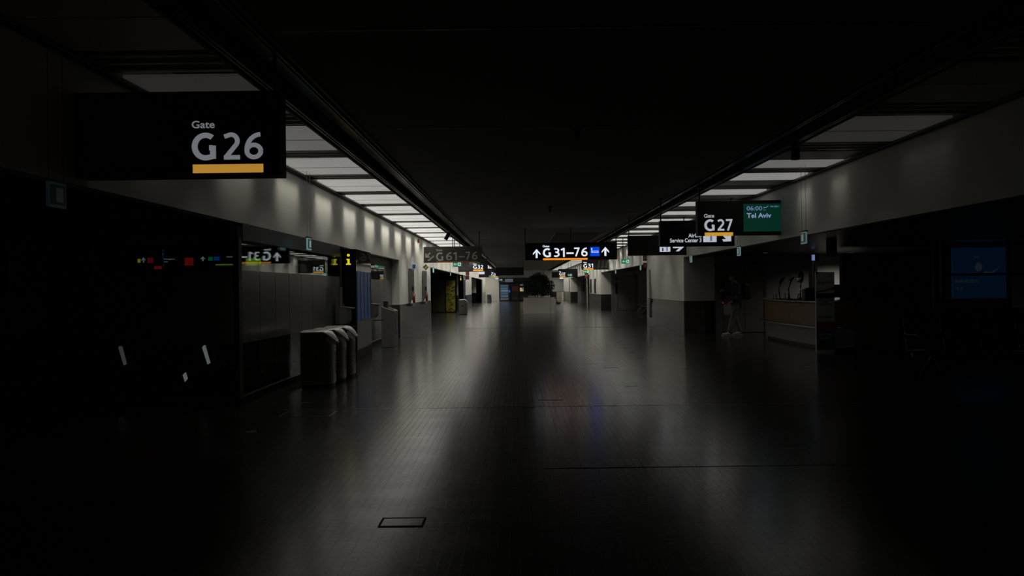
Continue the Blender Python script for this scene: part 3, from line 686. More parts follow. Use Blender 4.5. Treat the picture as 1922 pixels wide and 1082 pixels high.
c2 = thing('service_counter', 'long dark wooden check-in desk right of the standing airline panel', 'counter', (8.1, 14.75, 0))
MB().box(-1.0, 1.0, 0, .7, .06, 1.0).build('front', WOODK, c2, .01); MB().box(-1.03, 1.03, -.04, .75, 1.0, 1.03).build('counter_top', mat('desk_top', (.03, .025, .02), .4), c2, .006); MB().box(-.97, .97, .04, .66, 0, .06).build('plinth', BLK, c2)
# things on the desks
for px, Y, z, lb in ((1579, 15.4, 1.045, 'black monitor on the curved counter just behind the standing airline panel'), (1619, 15.1, 1.03, 'black monitor at the left of the dark check-in desk'), (1655, 15.1, 1.03, 'black monitor at the middle of the dark check-in desk')):
    x = (px-VX)*Y/F; t = thing('monitor', lb, 'monitor', (x, Y, z))
    MB().box(-.17, .17, -.015, .015, .06, .34).build('screen', BLK, t, .006); MB().cyl((0, .02, .01), (0, .02, .1), .02).build('stand', BLK, t); MB().cyl((0, .0, 0), (0, 0, .012), .09, 16).build('foot', BLK, t)
# steel fittings on the counter
for i, px in enumerate((1451, 1457, 1473.5, 1479.5)):
    Y = 17.4; x = (px-VX)*Y/F
    t = thing('barrier_post', ['short steel post on the counter, first from its left end', 'short steel post on the counter, second from its left end', 'short steel post on the counter, third from its left end', 'short steel post on the counter, fourth from its left end'][i], 'post', (x, Y, 1.045), 0, 'short steel posts on the counter')
    MB().cyl((0, 0, 0), (0, 0, .12), .014, 12).build('shaft', STEEL2, t, smooth=True); MB().ball((0, 0, .125), .020).build('cap', STEEL2, t, smooth=True)
Y = 16.3
def atc(px, py, Y=16.3): p = P(px, py, Y); return p
x0_, _, zb_ = P(1502, 560, Y)
lp = thing('coffee_machine', 'shiny steel fitting with reflections standing on the counter near the white post', 'coffee machine', (x0_, Y, 1.045))
MB().box(-.06, .06, -.05, .05, 0, .05).build('base', BLK, lp); MB().cyl((0, 0, .05), (0.01, 0, .40), .016, 10).build('column', STEEL2, lp, smooth=True)
MB().tube([(-.02, 0, .40), (0, 0, .48), (.03, 0, .60), (.03, 0, .66)], [.06, .075, .06, .02], 12).build('head', STEEL2, lp, smooth=True)
MB().tube([(.0, 0, .15), (-.05, -.02, .12), (-.08, -.04, .06)], .012, 8).build('nozzle', STEEL2, lp, smooth=True)
for i, (px, lb) in enumerate(((1464, 'dark flexible desk lamp on the counter left of the shiny steel fitting'), (1482, 'dark desk lamp with glinting head next to the shiny steel fitting'))):
    x, _, _z = P(px, 560, 17); t = thing('desk_lamp', lb, 'lamp', (x, 17, 1.045))
    MB().cyl((0, 0, 0), (0, 0, .02), .07, 16).build('base', BLK, t); MB().tube([(0, 0, .02), (-.03, 0, .25), (.03, 0, .42)], .014, 8).build('arm', BLK, t, smooth=True)
    MB().tube([(.0, 0, .38), (.03, 0, .44), (.08, 0, .50), (.12, 0, .53)], [.03, .035, .03, .012], 10).build('lamp_head', STEEL2 if i else BLK, t, smooth=True)
for i in range(6):
    x, _, _z = P(1509+i*3.4, 560, 15.9)
    o = MB().box(-.016, .016, -.09, .09, 0, .24+.02*((i*7) % 3)).build('binder', BLK, loc=(x, 15.9, 1.045)); tag(o, 'black binder upright in the row at the counter end by the white post', 'binder', 'black binders on the counter')
# white post with blue sign
x, _, z = P(1527.5, 535, 17.6); pz = P(1527, 490, 17.6)[2]
t = thing('sign_post', 'white post topped by a small blue and white lit sign behind the counter', 'sign post', (x, 17.6, 0))
MB().cyl((0, 0, 0), (0, 0, pz), .032, 14).build('post', mat('white_post', (.65, .64, .58), .5), t, smooth=True)
MB().box(-.06, .12, -.03, .03, pz, pz+.16).build('sign_box', mat('navy_box', (.005, .01, .04), .4), t)
MB().box(-.055, .02, -.036, -.03, pz+.01, pz+.15).build('lit_face', emi((.35, .5, 1), .35), t)
# hanging panel at the soffit
hp = Sign('ceiling_banner', 'small grey hanging banner above the standing airline panel', 'banner', 1552, 1572, 443, 481, 14.2, .02, (), m=mat('banner_grey', (.06, .06, .065), .6))
hp.rect(1554, 1570, 470, 473, mat('banner_text', (.10, .10, .10), .6), 'print_line')
# standing airline panel
ap = Sign('standing_sign', 'standing white airline panel with red, blue and green class bands', 'standing sign', 1531.5, 1566.5, 511, 661, 14.5, .06, (), m=mat('stand_panel', (.72, .72, .73), .55))
ap.rect(1531.5, 1566.5, 551, 560, BLK, 'dark_band')
REDM = mat('stand_red', (.40, .015, .03), .5); ap.rect(1531.5, 1566.5, 604, 622, REDM, 'red_band'); ap.rect(1531.5, 1566.5, 622, 640, mat('stand_blue', (.012, .13, .32), .5), 'blue_band'); ap.rect(1531.5, 1566.5, 640, 657, mat('stand_green', (.03, .12, .03), .5), 'green_band')
ap.poly([(1531.5, 511), (1545, 511), (1537, 513), (1531.5, 516)], REDM, 'red_swoosh'); ap.poly([(1531.5, 547), (1541, 545.5), (1553, 543), (1566.5, 538), (1566.5, 544), (1553, 546.5), (1541, 548.5), (1531.5, 550)], REDM, 'red_swoosh')
TX = mat('stand_text', (.04, .03, .035), .5); TXL = mat('stand_text_light', (.7, .7, .7), .5)
ap.d += .006
ap.txt('Austrian', 1534, 1564, 527, 533, TX, .0); ap.poly([(1553, 519), (1558, 516), (1562, 514.5), (1557, 519)], REDM, 'tail_logo')
ap.txt('AUSTRIAN', 1538, 1560, 557.5+1, 561.5, TX, .0); ap.txt('RESERVATION', 1535, 1563, 562.5, 565.5, TX, .0); ap.txt('AND', 1544, 1554, 566, 568.5, TX); ap.txt('CHECK-IN', 1537, 1561, 570, 573, TX); ap.txt('HON Circle', 1536, 1561, 593.5, 597.5, TX)
ap.txt('Senator', 1536, 1560, 609, 616, mat('stand_text_red', (.7, .12, .12), .5), .01); ap.txt('Business\nClass', 1536, 1561, 625, 637, TXL, .0); ap.txt('Economy\nClass', 1536, 1558, 643, 655, mat('stand_text_green', (.12, .25, .12), .5), .0)

# ---------------------------------------------------------------- glazed screen and advert on the far right
g = thing('glazed_screen', 'black framed glass screen in front of the blue advert at far right', 'glass screen', (9.6, 14.4, 0))
m = MB()
for x in (-1.0, .35, 1.6): m.box(x-.03, x+.03, -.03, .03, 0, ZB+.015)
for z in (.86, 1.56, 2.19): m.box(-1.0, 1.6, -.025, .025, z-.025, z+.025)
m.build('frame', BLK, g); MB().box(-.97, 1.57, -.006, .006, .86, 2.17).build('glass_pane', GL, g)
MB().box(-.97, 1.57, -.01, .01, .02, .84).build('lower_panel', mat('screen_panel', (.03, .03, .03), .5), g)
a = thing('advert_panel', 'large blue lit advert behind the glass screen at far right', 'advert', (11.0, 16.8, 0))
MB().box(-.70, .66, 0, .08, 1.02, 2.22).build('panel', glow('advert_blue', (.004, .035, .11), .18), a); MB().box(-.70, .66, .0, .08, 0, 1.02).build('base_cabinet', BLK, a)
AT = emi((.12, .15, .2), .12)
text('by', -.20, -.08, 1.94, 2.04, -.006, AT, a); text('ABHEBT!', -.68, -.10, 1.39, 1.47, -.006, AT, a, bold=.02); text('ea.at', -.66, -.46, 1.22, 1.30, -.006, AT, a)
m = MB(); m.prism([(-.05, 1.58), (.05, 1.62), (.18, 1.59), (.32, 1.68), (.42, 1.78), (.30, 1.70), (.18, 1.64), (.05, 1.66)], 'y', -.008, 0); m.build('bird_shape', AT, a)
m = MB(); m.ball((-.10, -.004, 1.76), .09, 12, 8, (1, .03, 1.2)); m.build('drop_shape', AT, a)
pst = MB().cyl((0, 0, 0), (0, 0, ZB+.01), .035, 14).build('round_column', mat('post_grey', (.12, .12, .11), .4), loc=(8.15, 13.9, 0), smooth=True)
tag(pst, 'slim grey column between the dark check-in desk and the glass screen', 'column')

# ---------------------------------------------------------------- bench seating
SEATM = mat('seat_dark', (.035, .035, .033), .5); SEATG = mat('seat_green', (.03, .035, .022), .5)
def bench(x, y, rz, n, label, m_=SEATM):
    t = thing('beam_seating', label, 'bench seating', (x, y, 0), rz)
    w_ = .55
    for i in range(n):
        cx = (i-(n-1)/2)*w_
        m = MB(); m.prism([(-.25, .44), (.22, .40), (.22, .43), (-.25, .47)], 'x', cx-.23, cx+.23); m.build('seat', m_, t, .01)
        m = MB(); m.prism([(.20, .44), (.32, .88), (.345, .87), (.235, .42)], 'x', cx-.23, cx+.23); m.build('backrest', m_, t, .01)
    MB().box(-n*w_/2, n*w_/2, -.03, .03, .34, .40).build('beam', DKGREY, t)
    for i in range(n+1):
        cx = (i-n/2)*w_
        MB().tube([(cx, .22, .42), (cx, .2, .66), (cx, -.16, .66), (cx, -.22, .60)], .014, 8).build('armrest', DKGREY, t, smooth=True)
    for cx in (-n*w_/2+.3, n*w_/2-.3):
        MB().tube([(cx, -.32, .015), (cx, -.02, .35), (cx, .02, .35), (cx, .34, .015)], .02, 8).build('leg', mat('leg_steel', (.12, .12, .11), .4, .8), t, smooth=True)
bench(6.75, 10.2, .0, 4, 'dark four-seat bench seating in front of the glass screen at far right')
bench(6.45, 36.0, -PI/2, 4, 'distant row of bench seats in the bay beside the second elevator', SEATG)
bench(-6.1, 7.7, .0, 3, 'dark row of bench seats in the black left foreground by the glazing')

# ---------------------------------------------------------------- planter with shrub
pl = thing('planter_box', 'pale square planter box in the middle of the hall', 'planter', (1.14, 38.2, 0))
PM = mat('planter_pale', (.74, .71, .66), .5)
m = MB(); m.box(-.82, .60, -.4, .4, .0, .86); m.build('box', PM, pl, .008); MB().box(.615, .82, -.39, .41, .0, .86).build('end_panel', PM, pl, .008); MB().box(.60, .615, -.36, .36, .0, .85).build('joint', BLK, pl)
MB().box(-.76, .76, -.34, .34, .86, .87).build('soil', mat('soil', (.02, .015, .01), .9), pl)
sh = thing('planted_shrub', 'dense dark green shrub growing in the pale planter box', 'shrub', (1.14, 38.2, .87))
LEAF = mat('leaf_green', (.022, .05, .014), .5)
m = MB(); R = random.Random(3)
blobs = [(-.45, 0, .18, .34), (.45, 0, .18, .34), (0, 0, .22, .40), (0, .0, .6, .40), (-.35, 0, .45, .42), (.35, 0, .42, .42), (0, 0, .75, .45), (-.05, .05, 1.05, .28), (.55, .0, .62, .30), (-.58, 0, .55, .28), (.28, 0, .95, .24), (-.3, 0, .95, .22)]
for k in range(11000):
    bx, by, bz, r = R.choice(blobs); v = Vector((R.gauss(0, 1), R.gauss(0, 1), R.gauss(0, 1))).normalized()*r*(R.random()**.3)*(1.0+.12*R.random())
    cpt = Vector((bx, by*.8, bz))+Vector((v.x, v.y*.8, v.z))
    if cpt.z < .10: continue
    d = Vector((R.gauss(0, 1), R.gauss(0, 1), R.gauss(.3, 1))).normalized(); u = d.cross(Vector((R.random(), R.random(), R.random()))).normalized(); L_, W_ = R.uniform(.05, .09), R.uniform(.012, .022)
    m.quad(cpt, cpt+d*L_*.5+u*W_, cpt+d*L_, cpt+d*L_*.5-u*W_)
m.build('foliage', LEAF, sh)
m = MB()
for k in range(7):
    a_ = k*.9; m.tube([(.3*math.cos(a_)*.6, .1*math.sin(a_), 0), (.45*math.cos(a_), .2*math.sin(a_), .4), (.5*math.cos(a_), .2*math.sin(a_), .8)], [.02, .014, .006], 6)
m.build('stems', mat('bark', (.03, .02, .012), .8), sh)

# ---------------------------------------------------------------- ceiling fittings
def detector(px, py, sz, label, Y):
    x = (px-VX)*Y/F; t = thing('ceiling_detector', label, 'detector', (x, Y, ZT)); 
    MB().cyl((0, 0, -.02), (0, 0, 0), .05*sz, 16).build('mount', BLK, t); MB().cyl((0, 0, -.10*sz), (0, 0, -.02), .022*sz, 12, .04*sz).build('sensor_head', BLK, t, smooth=True); MB().ball((0, 0, -.11*sz), .028*sz).build('lens', GLOSSB, t, smooth=True)
detector(1087, 250, 1.0, 'black pendant detector on the ceiling nearest the camera', 8.2)
detector(1034, 388, 1.0, 'tiny black detector further down on the ceiling', 16.0)
hd = struct('trim_12', MB().box(1.3, 2.9, 24.0, 31.0, ZT-.012, ZT-.004), mat('ceiling_recess', (.015, .014, .012), .7))
m = MB(); m.box(1.27, 1.3, 24, 31, ZT-.02, ZT-.004); m.box(2.9, 2.93, 24, 31, ZT-.02, ZT-.004)
struct('trim_13', m, mat('recess_edge', (.25, .25, .23), .4))
def spot(px, py, Y, label, tilt, box=False):
    x, _, z = P(px, py, Y); t = thing('track_spotlight', label, 'spotlight', (x, Y, ZT))
    dz = z-ZT
    MB().cyl((.06, 0, .14), (.06, 0, dz-.01), .014, 8).build('stem', BLK, t); MB().cyl((.0, 0, dz), (.07, 0, dz+.0), .016, 8).build('yoke', BLK, t)
    R_ = Matrix.Rotation(tilt, 3, 'Y'); a_ = R_ @ Vector((0, 0, .12)); MB().cyl(Vector((0, -.04, dz))+a_, Vector((0, -.04, dz))-a_, .055, 16, .06).build('lamp_body', BLK, t, smooth=True)
    if box: MB().obox((.10, -.02, dz+.17), (.11, .09, .11), Matrix.Rotation(.2, 3, 'Y')).build('driver_box', mat('driver_grey', (.28, .27, .25), .5), t)
spot(841, 444, 21.5, 'black spotlight on a bracket above the unlit stairs sign', .5)
spot(1494, 284, 9.6, 'black spotlight with small grey box under the right ceiling channel', .05, True)

# ---------------------------------------------------------------- details on the side walls
def wall_thing_left(px, name, label, cat, z, group=None):
    return thing(name, label, cat, (XL, -XL*F/(VX-px), z), 0, group)
for px, lb in ((769, 'steel fire extinguisher cabinet on the left wall nearer the camera'), (794, 'steel fire extinguisher cabinet on the left wall before the dark bay')):
    t = wall_thing_left(px, 'extinguisher_cabinet', lb, 'cabinet', .62); t.location.x += .016
    MB().box(0, .09, -.3, .3, .42, 1.42).build('body', mat('cabinet_steel', (.22, .22, .22), .3, .8), t, .005); MB().box(.0, .12, -.2, -.05, .72, .86).build('handle_box', BLK, t)
    MB().cyl((.1, .1, .34), (.1, .1, .62), .04, 12).build('red_cylinder', RED, t, smooth=True); MB().box(.0, .10, -.28, .28, .24, .34).build('lower_bracket', STEEL2, t)
t = wall_thing_left(773.5, 'wall_sign', 'small pale lit projecting sign above the nearer extinguisher cabinet', 'sign', 2.0); MB().box(0, .14, -.02, .02, .0, .25).build('plate', mat('projecting', (.3, .35, .4), .4, emis=(.6, .8, 1), es=.22), t); MB().box(.02, .12, -.022, -.02, .06, .19).build('symbol', mat('symbol_dark', (.05, .1, .2), .4), t)
t = wall_thing_left(794, 'warning_sign', 'black and yellow diamond sign projecting from the left wall', 'sign', 2.05)
MB().prism([(.0, .13), (.11, .24), (.22, .13), (.11, .02)], 'y', -.01, .01).build('plate', mat('warn_black', (.02, .02, .01), .5), t); MB().prism([(.05, .11), (.14, .19), (.19, .14), (.10, .06)], 'y', -.014, -.01).build('symbol', mat('warn_yellow', (.35, .28, .05), .5), t)
t = wall_thing_left(785, 'alarm_beacon', 'small red alarm beacon high on the left wall', 'alarm', 2.98); MB().box(0, .06, -.05, .05, 0, .1).build('base', RED, t); MB().cyl((.03, 0, .1), (.03, 0, .14), .03).build('lens', RED, t)
# fire signs on the right corner column and a steel handle strip
Y = 26.85
t = thing('fire_sign', 'pair of dark red fire signs on the right wall corner beneath the toilet sign', 'sign', (XR-.03, Y, 0))
for z in (2.36, 2.08): 
    o = MB().box(-.12, .10, -.04, .0, z, z+.2).build('plate', mat('dull_red', (.16, .03, .02), .5), t); MB().box(-.09, .07, -.045, -.04, z+.05, z+.15).build('pictogram', mat('pict_pale', (.25, .2, .17), .5), o)
t = thing('steel_door_pull', 'tall steel strip on the edge of the right wall under the fire signs', 'handle', (XR-.04, 26.0, 0))
MB().box(-.03, .03, -.03, .03, .78, 1.45).build('grip', STEEL, t); MB().box(-.02, .04, .1, .16, .25, 2.0).build('strip', mat('strip_grey', (.3, .3, .27), .4, .5), t)
for y in (44.5, 47): 
    t = thing('steel_locker', ['slim steel cabinet on the right wall past the second elevator', 'slim steel cabinet on the right wall before the third bay'][y > 45], 'cabinet', (XR, y, 0)); MB().box(-.09, 0, -.2, .2, 1.0, 1.9).build('body', DKGREY, t, .005); MB().box(-.11, -.09, -.05, .05, 1.3, 1.55).build('handle', BLK, t)
for x, y, lb in ((XR-.06, 49.2, 'pale pole at the mouth of the third right bay'), (XR-.06, 66.0, 'thin pale pole on the right wall near the end of the hall'), (XL+.06, 67.5, 'pale pole on the left wall near the far white wall')):
    o = MB().cyl((0, 0, 0), (0, 0, 2.2), .05, 10).build('wall_pole', mat('pole_pale', (.4, .4, .36), .5), loc=(x, y, 0)); tag(o, lb, 'pole')
t = thing('fire_sign', 'small dark red fire sign on the left wall near the far gate sign', 'sign', (XL+.1, 46.9, 0)); MB().box(-.12, .14, -.04, 0, 1.98, 2.5).build('plate', mat('dull_red', (.16, .03, .02), .5), t); MB().box(-.12, .14, -.05, -.04, 2.2, 2.28).build('band', mat('pict_pale', (.25, .2, .17), .5), t)
t = thing('fire_sign', 'small reddish sign under the green exit sign by gate G 31', 'sign', (XR-.1, 49.0, 0)); MB().box(-.14, .12, -.04, 0, 2.0, 2.35).build('plate', mat('dull_red', (.16, .03, .02), .5), t); MB().box(-.1, .08, -.05, -.04, 2.1, 2.25).build('pictogram', mat('pict_pale', (.25, .2, .17), .5), t)

# yellow mosaic panels in the far left bay
mm = D.materials.new('yellow_mosaic'); mm.use_nodes = True; nt = mm.node_tree; b = nt.nodes['Principled BSDF']
tc = nt.nodes.new('ShaderNodeTexCoord'); mp = nt.nodes.new('ShaderNodeMapping'); mp.inputs['Rotation'].default_value = (PI/2, 0, 0)
bk = nt.nodes.new('ShaderNodeTexBrick'); bk.inputs['Scale'].default_value = 1; bk.inputs['Brick Width'].default_value = .11; bk.inputs['Row Height'].default_value = .055; bk.inputs['Mortar Size'].default_value = .006; bk.inputs['Bias'].default_value = -.1
bk.inputs['Color1'].default_value = (.50, .46, .05, 1); bk.inputs['Color2'].default_value = (.02, .02, .005, 1); bk.inputs['Mortar'].default_value = (.02, .02, .01, 1)
nt.links.new(tc.outputs['Object'], mp.inputs[0]); nt.links.new(mp.outputs[0], bk.inputs['Vector']); nt.links.new(bk.outputs[0], b.inputs['Base Color']); b.inputs['Roughness'].default_value = .35
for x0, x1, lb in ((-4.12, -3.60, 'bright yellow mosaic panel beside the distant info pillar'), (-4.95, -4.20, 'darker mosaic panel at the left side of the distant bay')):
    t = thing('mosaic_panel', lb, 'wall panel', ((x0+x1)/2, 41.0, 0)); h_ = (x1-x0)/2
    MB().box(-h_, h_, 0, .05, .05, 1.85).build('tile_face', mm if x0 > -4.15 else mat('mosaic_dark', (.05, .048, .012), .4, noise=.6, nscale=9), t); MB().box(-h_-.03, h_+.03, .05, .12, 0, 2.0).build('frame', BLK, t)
# far end: vending machines
def vend(x, w_, lit, label):
    t = thing('vending_machine', label, 'vending machine', (x, YE-.75, 0))
    MB().box(-w_/2, w_/2, 0, .7, .05, 1.85).build('cabinet', BLK, t, .01)
    if lit:
        q = MB().box(-w_/2+.08, w_/2-.22, -.02, 0, .35, 1.72).build('display_window', glow('vend_glow', (.10, .22, .36), .22), t)
        for i in range(5):
            MB().box(-w_/2+.08, w_/2-.22, -.05, -.02, .42+i*.27, .445+i*.27).build('shelf', BLK, q)
        for i in range(5):
            MB().box(-w_/2+.12, w_/2-.26-.1*(i % 2), -.035, -.02, .45+i*.27, .56+.04*(i % 3)+i*.27).build('product_row', glow('row_glow_%d' % (i % 3), ((.30, .42, .62), (.15, .32, .42), (.45, .5, .7))[i % 3], .22), q)
        MB().box(w_/2-.19, w_/2-.04, -.02, 0, .9, 1.15).build('keypad', glow('keypad_blue', (.02, .1, .9), .6), t); MB().box(-w_/2+.08, w_/2-.22, -.02, 0, .12, .30).build('tray', mat('tray_pale', (.3, .3, .3), .5), t)
    else:
        MB().box(-w_/2+.12, w_/2-.12, -.02, 0, 1.0, 1.55).build('poster', mat('dull_brown', (.08, .025, .015), .4, emis=(.5, .1, .05), es=.02), t); MB().box(-w_/2+.1, w_/2-.1, -.02, 0, .15, .4).build('tray', DKGREY, t)
vend(-1.30, 1.15, True, 'glowing blue vending machine with lit shelves at the end of the hall')
vend(-.22, .85, False, 'dark vending machine with brown poster right of the glowing one')
t = thing('vending_machine', 'vending machine with glowing yellow panel half hidden by the shrub', 'vending machine', (.66, YE-.75, 0)); MB().box(-.42, .42, 0, .7, .05, 1.85).build('cabinet', BLK, t, .01); MB().box(-.38, .03, -.02, 0, 1.02, 1.40).build('lit_panel', glow('lit_yellow', (1, .78, .42), .40), t); MB().box(-.36, .0, -.02, 0, 1.62, 1.76).build('lit_strip', glow('lit_pale', (.5, .5, .7), .15), t); MB().box(-.3, .1, -.02, 0, .2, .6).build('tray', DKGREY, t)
hd = thing('header_panel', 'dark sign panel running above the vending machines', 'sign panel', (-.45, YE-.4, 1.9)); MB().box(-1.5, 3.2, 0, .35, 0, .56).build('housing', BLK, hd)
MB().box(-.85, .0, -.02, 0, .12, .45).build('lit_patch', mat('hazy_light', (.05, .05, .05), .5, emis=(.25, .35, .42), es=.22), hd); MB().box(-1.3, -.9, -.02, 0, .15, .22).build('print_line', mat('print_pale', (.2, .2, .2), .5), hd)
# far right: cupboards, black chair, bag
for i, (x, w_, m_, lb) in enumerate(((4.36-.0, .72, mat('cream_front', (.42, .37, .27), .5), 'cream cupboard standing at the far right end of the hall'), (4.82, .2, WHITE, 'narrow white cupboard beside the cream cupboard at the hall end'))):
    t = thing('cupboard', lb, 'cupboard', (x-.15, 73.5, 0)); MB().box(-w_/2, w_/2, 0, .4, 0, .92).build('body', m_, t, .01); MB().box(-w_/2, w_/2, -.01, .42, .92, .95).build('top', DKGREY, t)
t = thing('lounge_chair', 'black chair at the hall end just right of the planter', 'chair', (3.35, 66, 0))
MB().box(-.3, .3, -.3, .3, .35, .45).build('seat', BLK, t, .03); MB().box(-.3, .3, .24, .32, .4, 1.0).build('backrest', BLK, t, .03)
for xx in (-.27, .27):
    for yy in (-.26, .26): MB().cyl((xx, yy, 0), (xx*.95, yy, .36), .02).build('leg', BLK, t)
m = MB(); m.ball((0, 0, .13), .2, 14, 10, (1.1, .7, .65)); m.tube([(-.1, 0, .22), (-.06, 0, .33), (.06, 0, .33), (.1, 0, .22)], .015, 8)
tag(m.build('travel_bag', BLK, loc=(3.35, 58.5, 0), smooth=True), 'small black bag lying on the floor right of the planter', 'bag')
# far pale wall piece closing the right end beyond the third bay
struct('wall_end', MB().box(2.9, XR, YE-.25, YE, 0, ZT), GREYW)
struct('wall_end', MB().box(XL, -1.95, YE-.25, YE, 0, ZT), WHITE)

# ---------------------------------------------------------------- traveller
SKINM = mat('skin', (.30, .17, .11), .5); HAIR = mat('hair', (.012, .009, .007), .6); JAC = mat('jacket_navy', (.010, .013, .025), .7); TRO = mat('trousers_grey', (.20, .20, .21), .8); SHOE = mat('shoe_white', (.50, .49, .46), .5)
def skin(name, nodes, edges, m_, parent, root=0, sub=2):
    me = D.meshes.new(name); me.from_pydata([n[0] for n in nodes], edges, []); me.materials.append(m_)
    o = D.objects.new(name, me); COL.objects.link(o); o.parent = parent
    md = o.modifiers.new('skin', 'SKIN'); md.use_smooth_shade = True
    for i, n in enumerate(nodes):
        r = n[1] if isinstance(n[1], tuple) else (n[1], n[1]); me.skin_vertices[0].data[i].radius = r; me.skin_vertices[0].data[i].use_root = (i == root)
    ss = o.modifiers.new('sub', 'SUBSURF'); ss.levels = sub; ss.render_levels = sub
    return o
# local frame: faces -X, base between the feet, 1.74 m tall
pe = thing('person', 'person in navy jacket and grey trousers walking left past the elevator', 'person', (6.03, 19.7, 0))
nd = [((.02, 0, .93), (.10, .13)), ((.03, 0, 1.10), (.09, .12)), ((.01, 0, 1.30), (.09, .14)), ((-.01, 0, 1.42), (.06, .09)), ((-.03, 0, 1.50), .052), ((-.065, 0, 1.565), .06), ((-.075, 0, 1.635), (.102, .085)), ((-.06, 0, 1.705), (.07, .06)),
      ((.0, -.10, .88), .085), ((-.10, -.10, .50), .058), ((-.20, -.10, .10), .040), ((-.30, -.10, .05), .035),
      ((.03, .10, .88), .085), ((.02, .10, .50), .058), ((.16, .10, .11), .040), ((.06, .10, .05), .035),
      ((.02, -.19, 1.38), .055), ((.0, -.24, 1.12), .045), ((-.14, -.22, .95), .035), ((-.22, -.21, .90), .030),
      ((.02, .19, 1.38), .055), ((-.04, .25, 1.14), .045), ((-.20, .22, 1.20), .034), ((-.26, .20, 1.25), .030)]
ed = [(0, 1), (1, 2), (2, 3), (3, 4), (4, 5), (5, 6), (6, 7), (0, 8), (8, 9), (9, 10), (10, 11), (0, 12), (12, 13), (13, 14), (14, 15), (3, 16), (16, 17), (17, 18), (18, 19), (3, 20), (20, 21), (21, 22), (22, 23)]
for w_i, sy in ((19, -1), (23, 1)):
    base = Vector(nd[w_i][0])
    pal = len(nd); nd.append((tuple(base+Vector((-.045, 0, -.03 if sy < 0 else .02))), (.016, .036))); ed.append((w_i, pal))
    for f, (dy, L_) in enumerate(((-.028, .040), (-.010, .048), (.010, .045), (.027, .036))):
        a_ = len(nd); p0 = Vector(nd[pal][0])+Vector((-.02, dy, -.012)); nd.append((tuple(p0), .009)); nd.append((tuple(p0+Vector((-L_*.6, 0, -L_*.6))), .008)); nd.append((tuple(p0+Vector((-L_*.4, 0, -L_*1.4))), .007)); ed += [(pal, a_), (a_, a_+1), (a_+1, a_+2)]
    a_ = len(nd); p0 = base+Vector((-.02, -sy*.03, -.01)); nd.append((tuple(p0), .010)); nd.append((tuple(p0+Vector((-.03, -sy*.012, -.03))), .009)); ed += [(w_i, a_), (a_, a_+1)]
skin('body', nd, ed, SKINM, pe)
m = MB(); m.prism([(-.145, 1.635), (-.172, 1.605), (-.145, 1.60)], 'y', -.012, .012); m.build('nose', SKINM, pe)
for sy in (-1, 1):
    MB().ball((-.045, sy*.078, 1.615), .022, 10, 8, (.7, .4, 1.2)).build('ear', SKINM, pe, smooth=True); MB().ball((-.148, sy*.03, 1.645), .009, 8, 6).build('eye', HAIR, pe)
m = MB(); m.ball((-.048, 0, 1.672), .095, 18, 12, (1.0, .88, .82)); m.ball((-.005, 0, 1.63), .08, 14, 10, (.75, .95, 1.1)); m.build('hair', HAIR, pe, smooth=True)
m = MB(); m.ball((-.118, 0, 1.582), .052, 14, 10, (.80, 1.05, .85)); m.box(-.13, -.05, -.079, -.076, 1.585, 1.592); m.box(-.13, -.05, .076, .079, 1.585, 1.592); m.build('face_mask', mat('mask_pale', (.55, .55, .50), .7), pe, smooth=True)
m = MB()
rings = [(a_, b_, c_*1.07, d_*1.07) for a_, b_, c_, d_ in [(.02, .90, .135, .17), (.03, 1.0, .135, .165), (.03, 1.12, .13, .165), (.015, 1.26, .135, .185), (.005, 1.36, .125, .195), (.0, 1.425, .095, .15), (-.015, 1.475, .068, .085), (-.025, 1.50, .066, .072)]]
prev = None
for cx, z, rx, ry in rings:
    ring = [m.bm.verts.new((cx+rx*math.cos(2*PI*k/24), ry*math.sin(2*PI*k/24), z)) for k in range(24)]
    if prev:
        for k in range(24): m.bm.faces.new((prev[k], prev[(k+1) % 24], ring[(k+1) % 24], ring[k]))
    else: m.bm.faces.new(ring[::-1])
    prev = ring
m.bm.faces.new(prev)
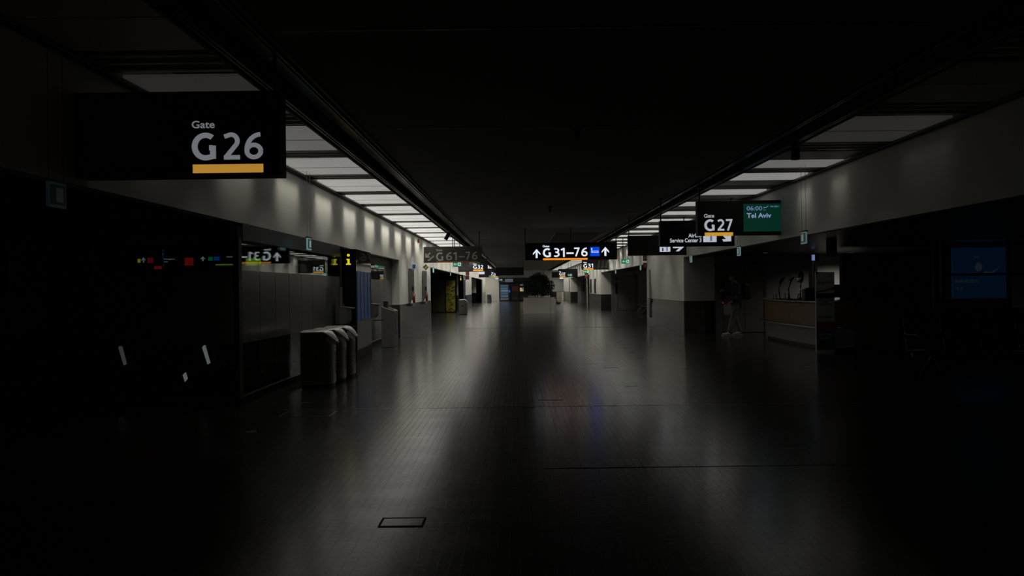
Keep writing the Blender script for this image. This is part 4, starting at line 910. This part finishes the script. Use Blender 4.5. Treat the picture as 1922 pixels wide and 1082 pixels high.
m.tube([(.01, -.13, 1.40), (.02, -.20, 1.36), (.0, -.245, 1.12), (-.07, -.235, 1.03), (-.15, -.22, .955)], [.08, .085, .07, .062, .05], 14)
m.tube([(.01, .13, 1.40), (.02, .20, 1.36), (-.04, .25, 1.14), (-.12, .235, 1.16), (-.20, .22, 1.20)], [.08, .085, .07, .062, .05], 14)
jk = m.build('jacket', JAC, pe); rm = jk.modifiers.new('remesh', 'REMESH'); rm.mode = 'VOXEL'; rm.voxel_size = .014; rm.use_smooth_shade = True
sm_ = jk.modifiers.new('smooth', 'SMOOTH'); sm_.factor = .6; sm_.iterations = 5
tn = [((.02, 0, .95), (.13, .16)), ((.0, -.10, .84), .10), ((-.10, -.10, .50), .074), ((-.21, -.10, .10), .060), ((.03, .10, .84), .10), ((.02, .10, .50), .074), ((.16, .10, .10), .060)]
skin('trousers', tn, [(0, 1), (1, 2), (2, 3), (0, 4), (4, 5), (5, 6)], TRO, pe)
for cx, cy in ((-.23, -.10), (.13, .10)):
    skin('shoe', [((cx+.05, cy, .065), .050), ((cx-.03, cy, .06), .050), ((cx-.13, cy, .042), (.036, .042)), ((cx-.18, cy, .034), (.026, .036))], [(0, 1), (1, 2), (2, 3)], SHOE, pe)
    MB().box(cx-.2, cx+.10, cy-.045, cy+.045, 0, .02).build('sole', SHOE, pe, .008)
bpk = thing('backpack', 'black backpack on the back of the walking person', 'backpack', (6.03+.25, 19.7, 1.0))
MB().box(-.05, .14, -.15, .15, .0, .44).build('pack', mat('pack_black', (.008, .008, .009), .7), bpk, .04); MB().tube([(.0, 0, .43), (.02, 0, .50), (.05, 0, .43)], .01, 8).build('grab_loop', BLK, bpk)
for sy in (-1, 1): MB().tube([(-.03, sy*.1, .40), (-.13, sy*.11, .50), (-.30, sy*.11, .42), (-.33, sy*.11, .2), (-.05, sy*.13, .06)], .014, 8).build('strap', BLK, bpk)
pp = MB().obox((0, 0, .0), (.22, .012, .28), Matrix.Rotation(-.06, 3, 'Y')).build('paper_sheets', mat('paper', (.40, .40, .42), .7), loc=(5.74, 19.42, .74)); tag(pp, 'white papers held low in front of the walking person', 'papers')
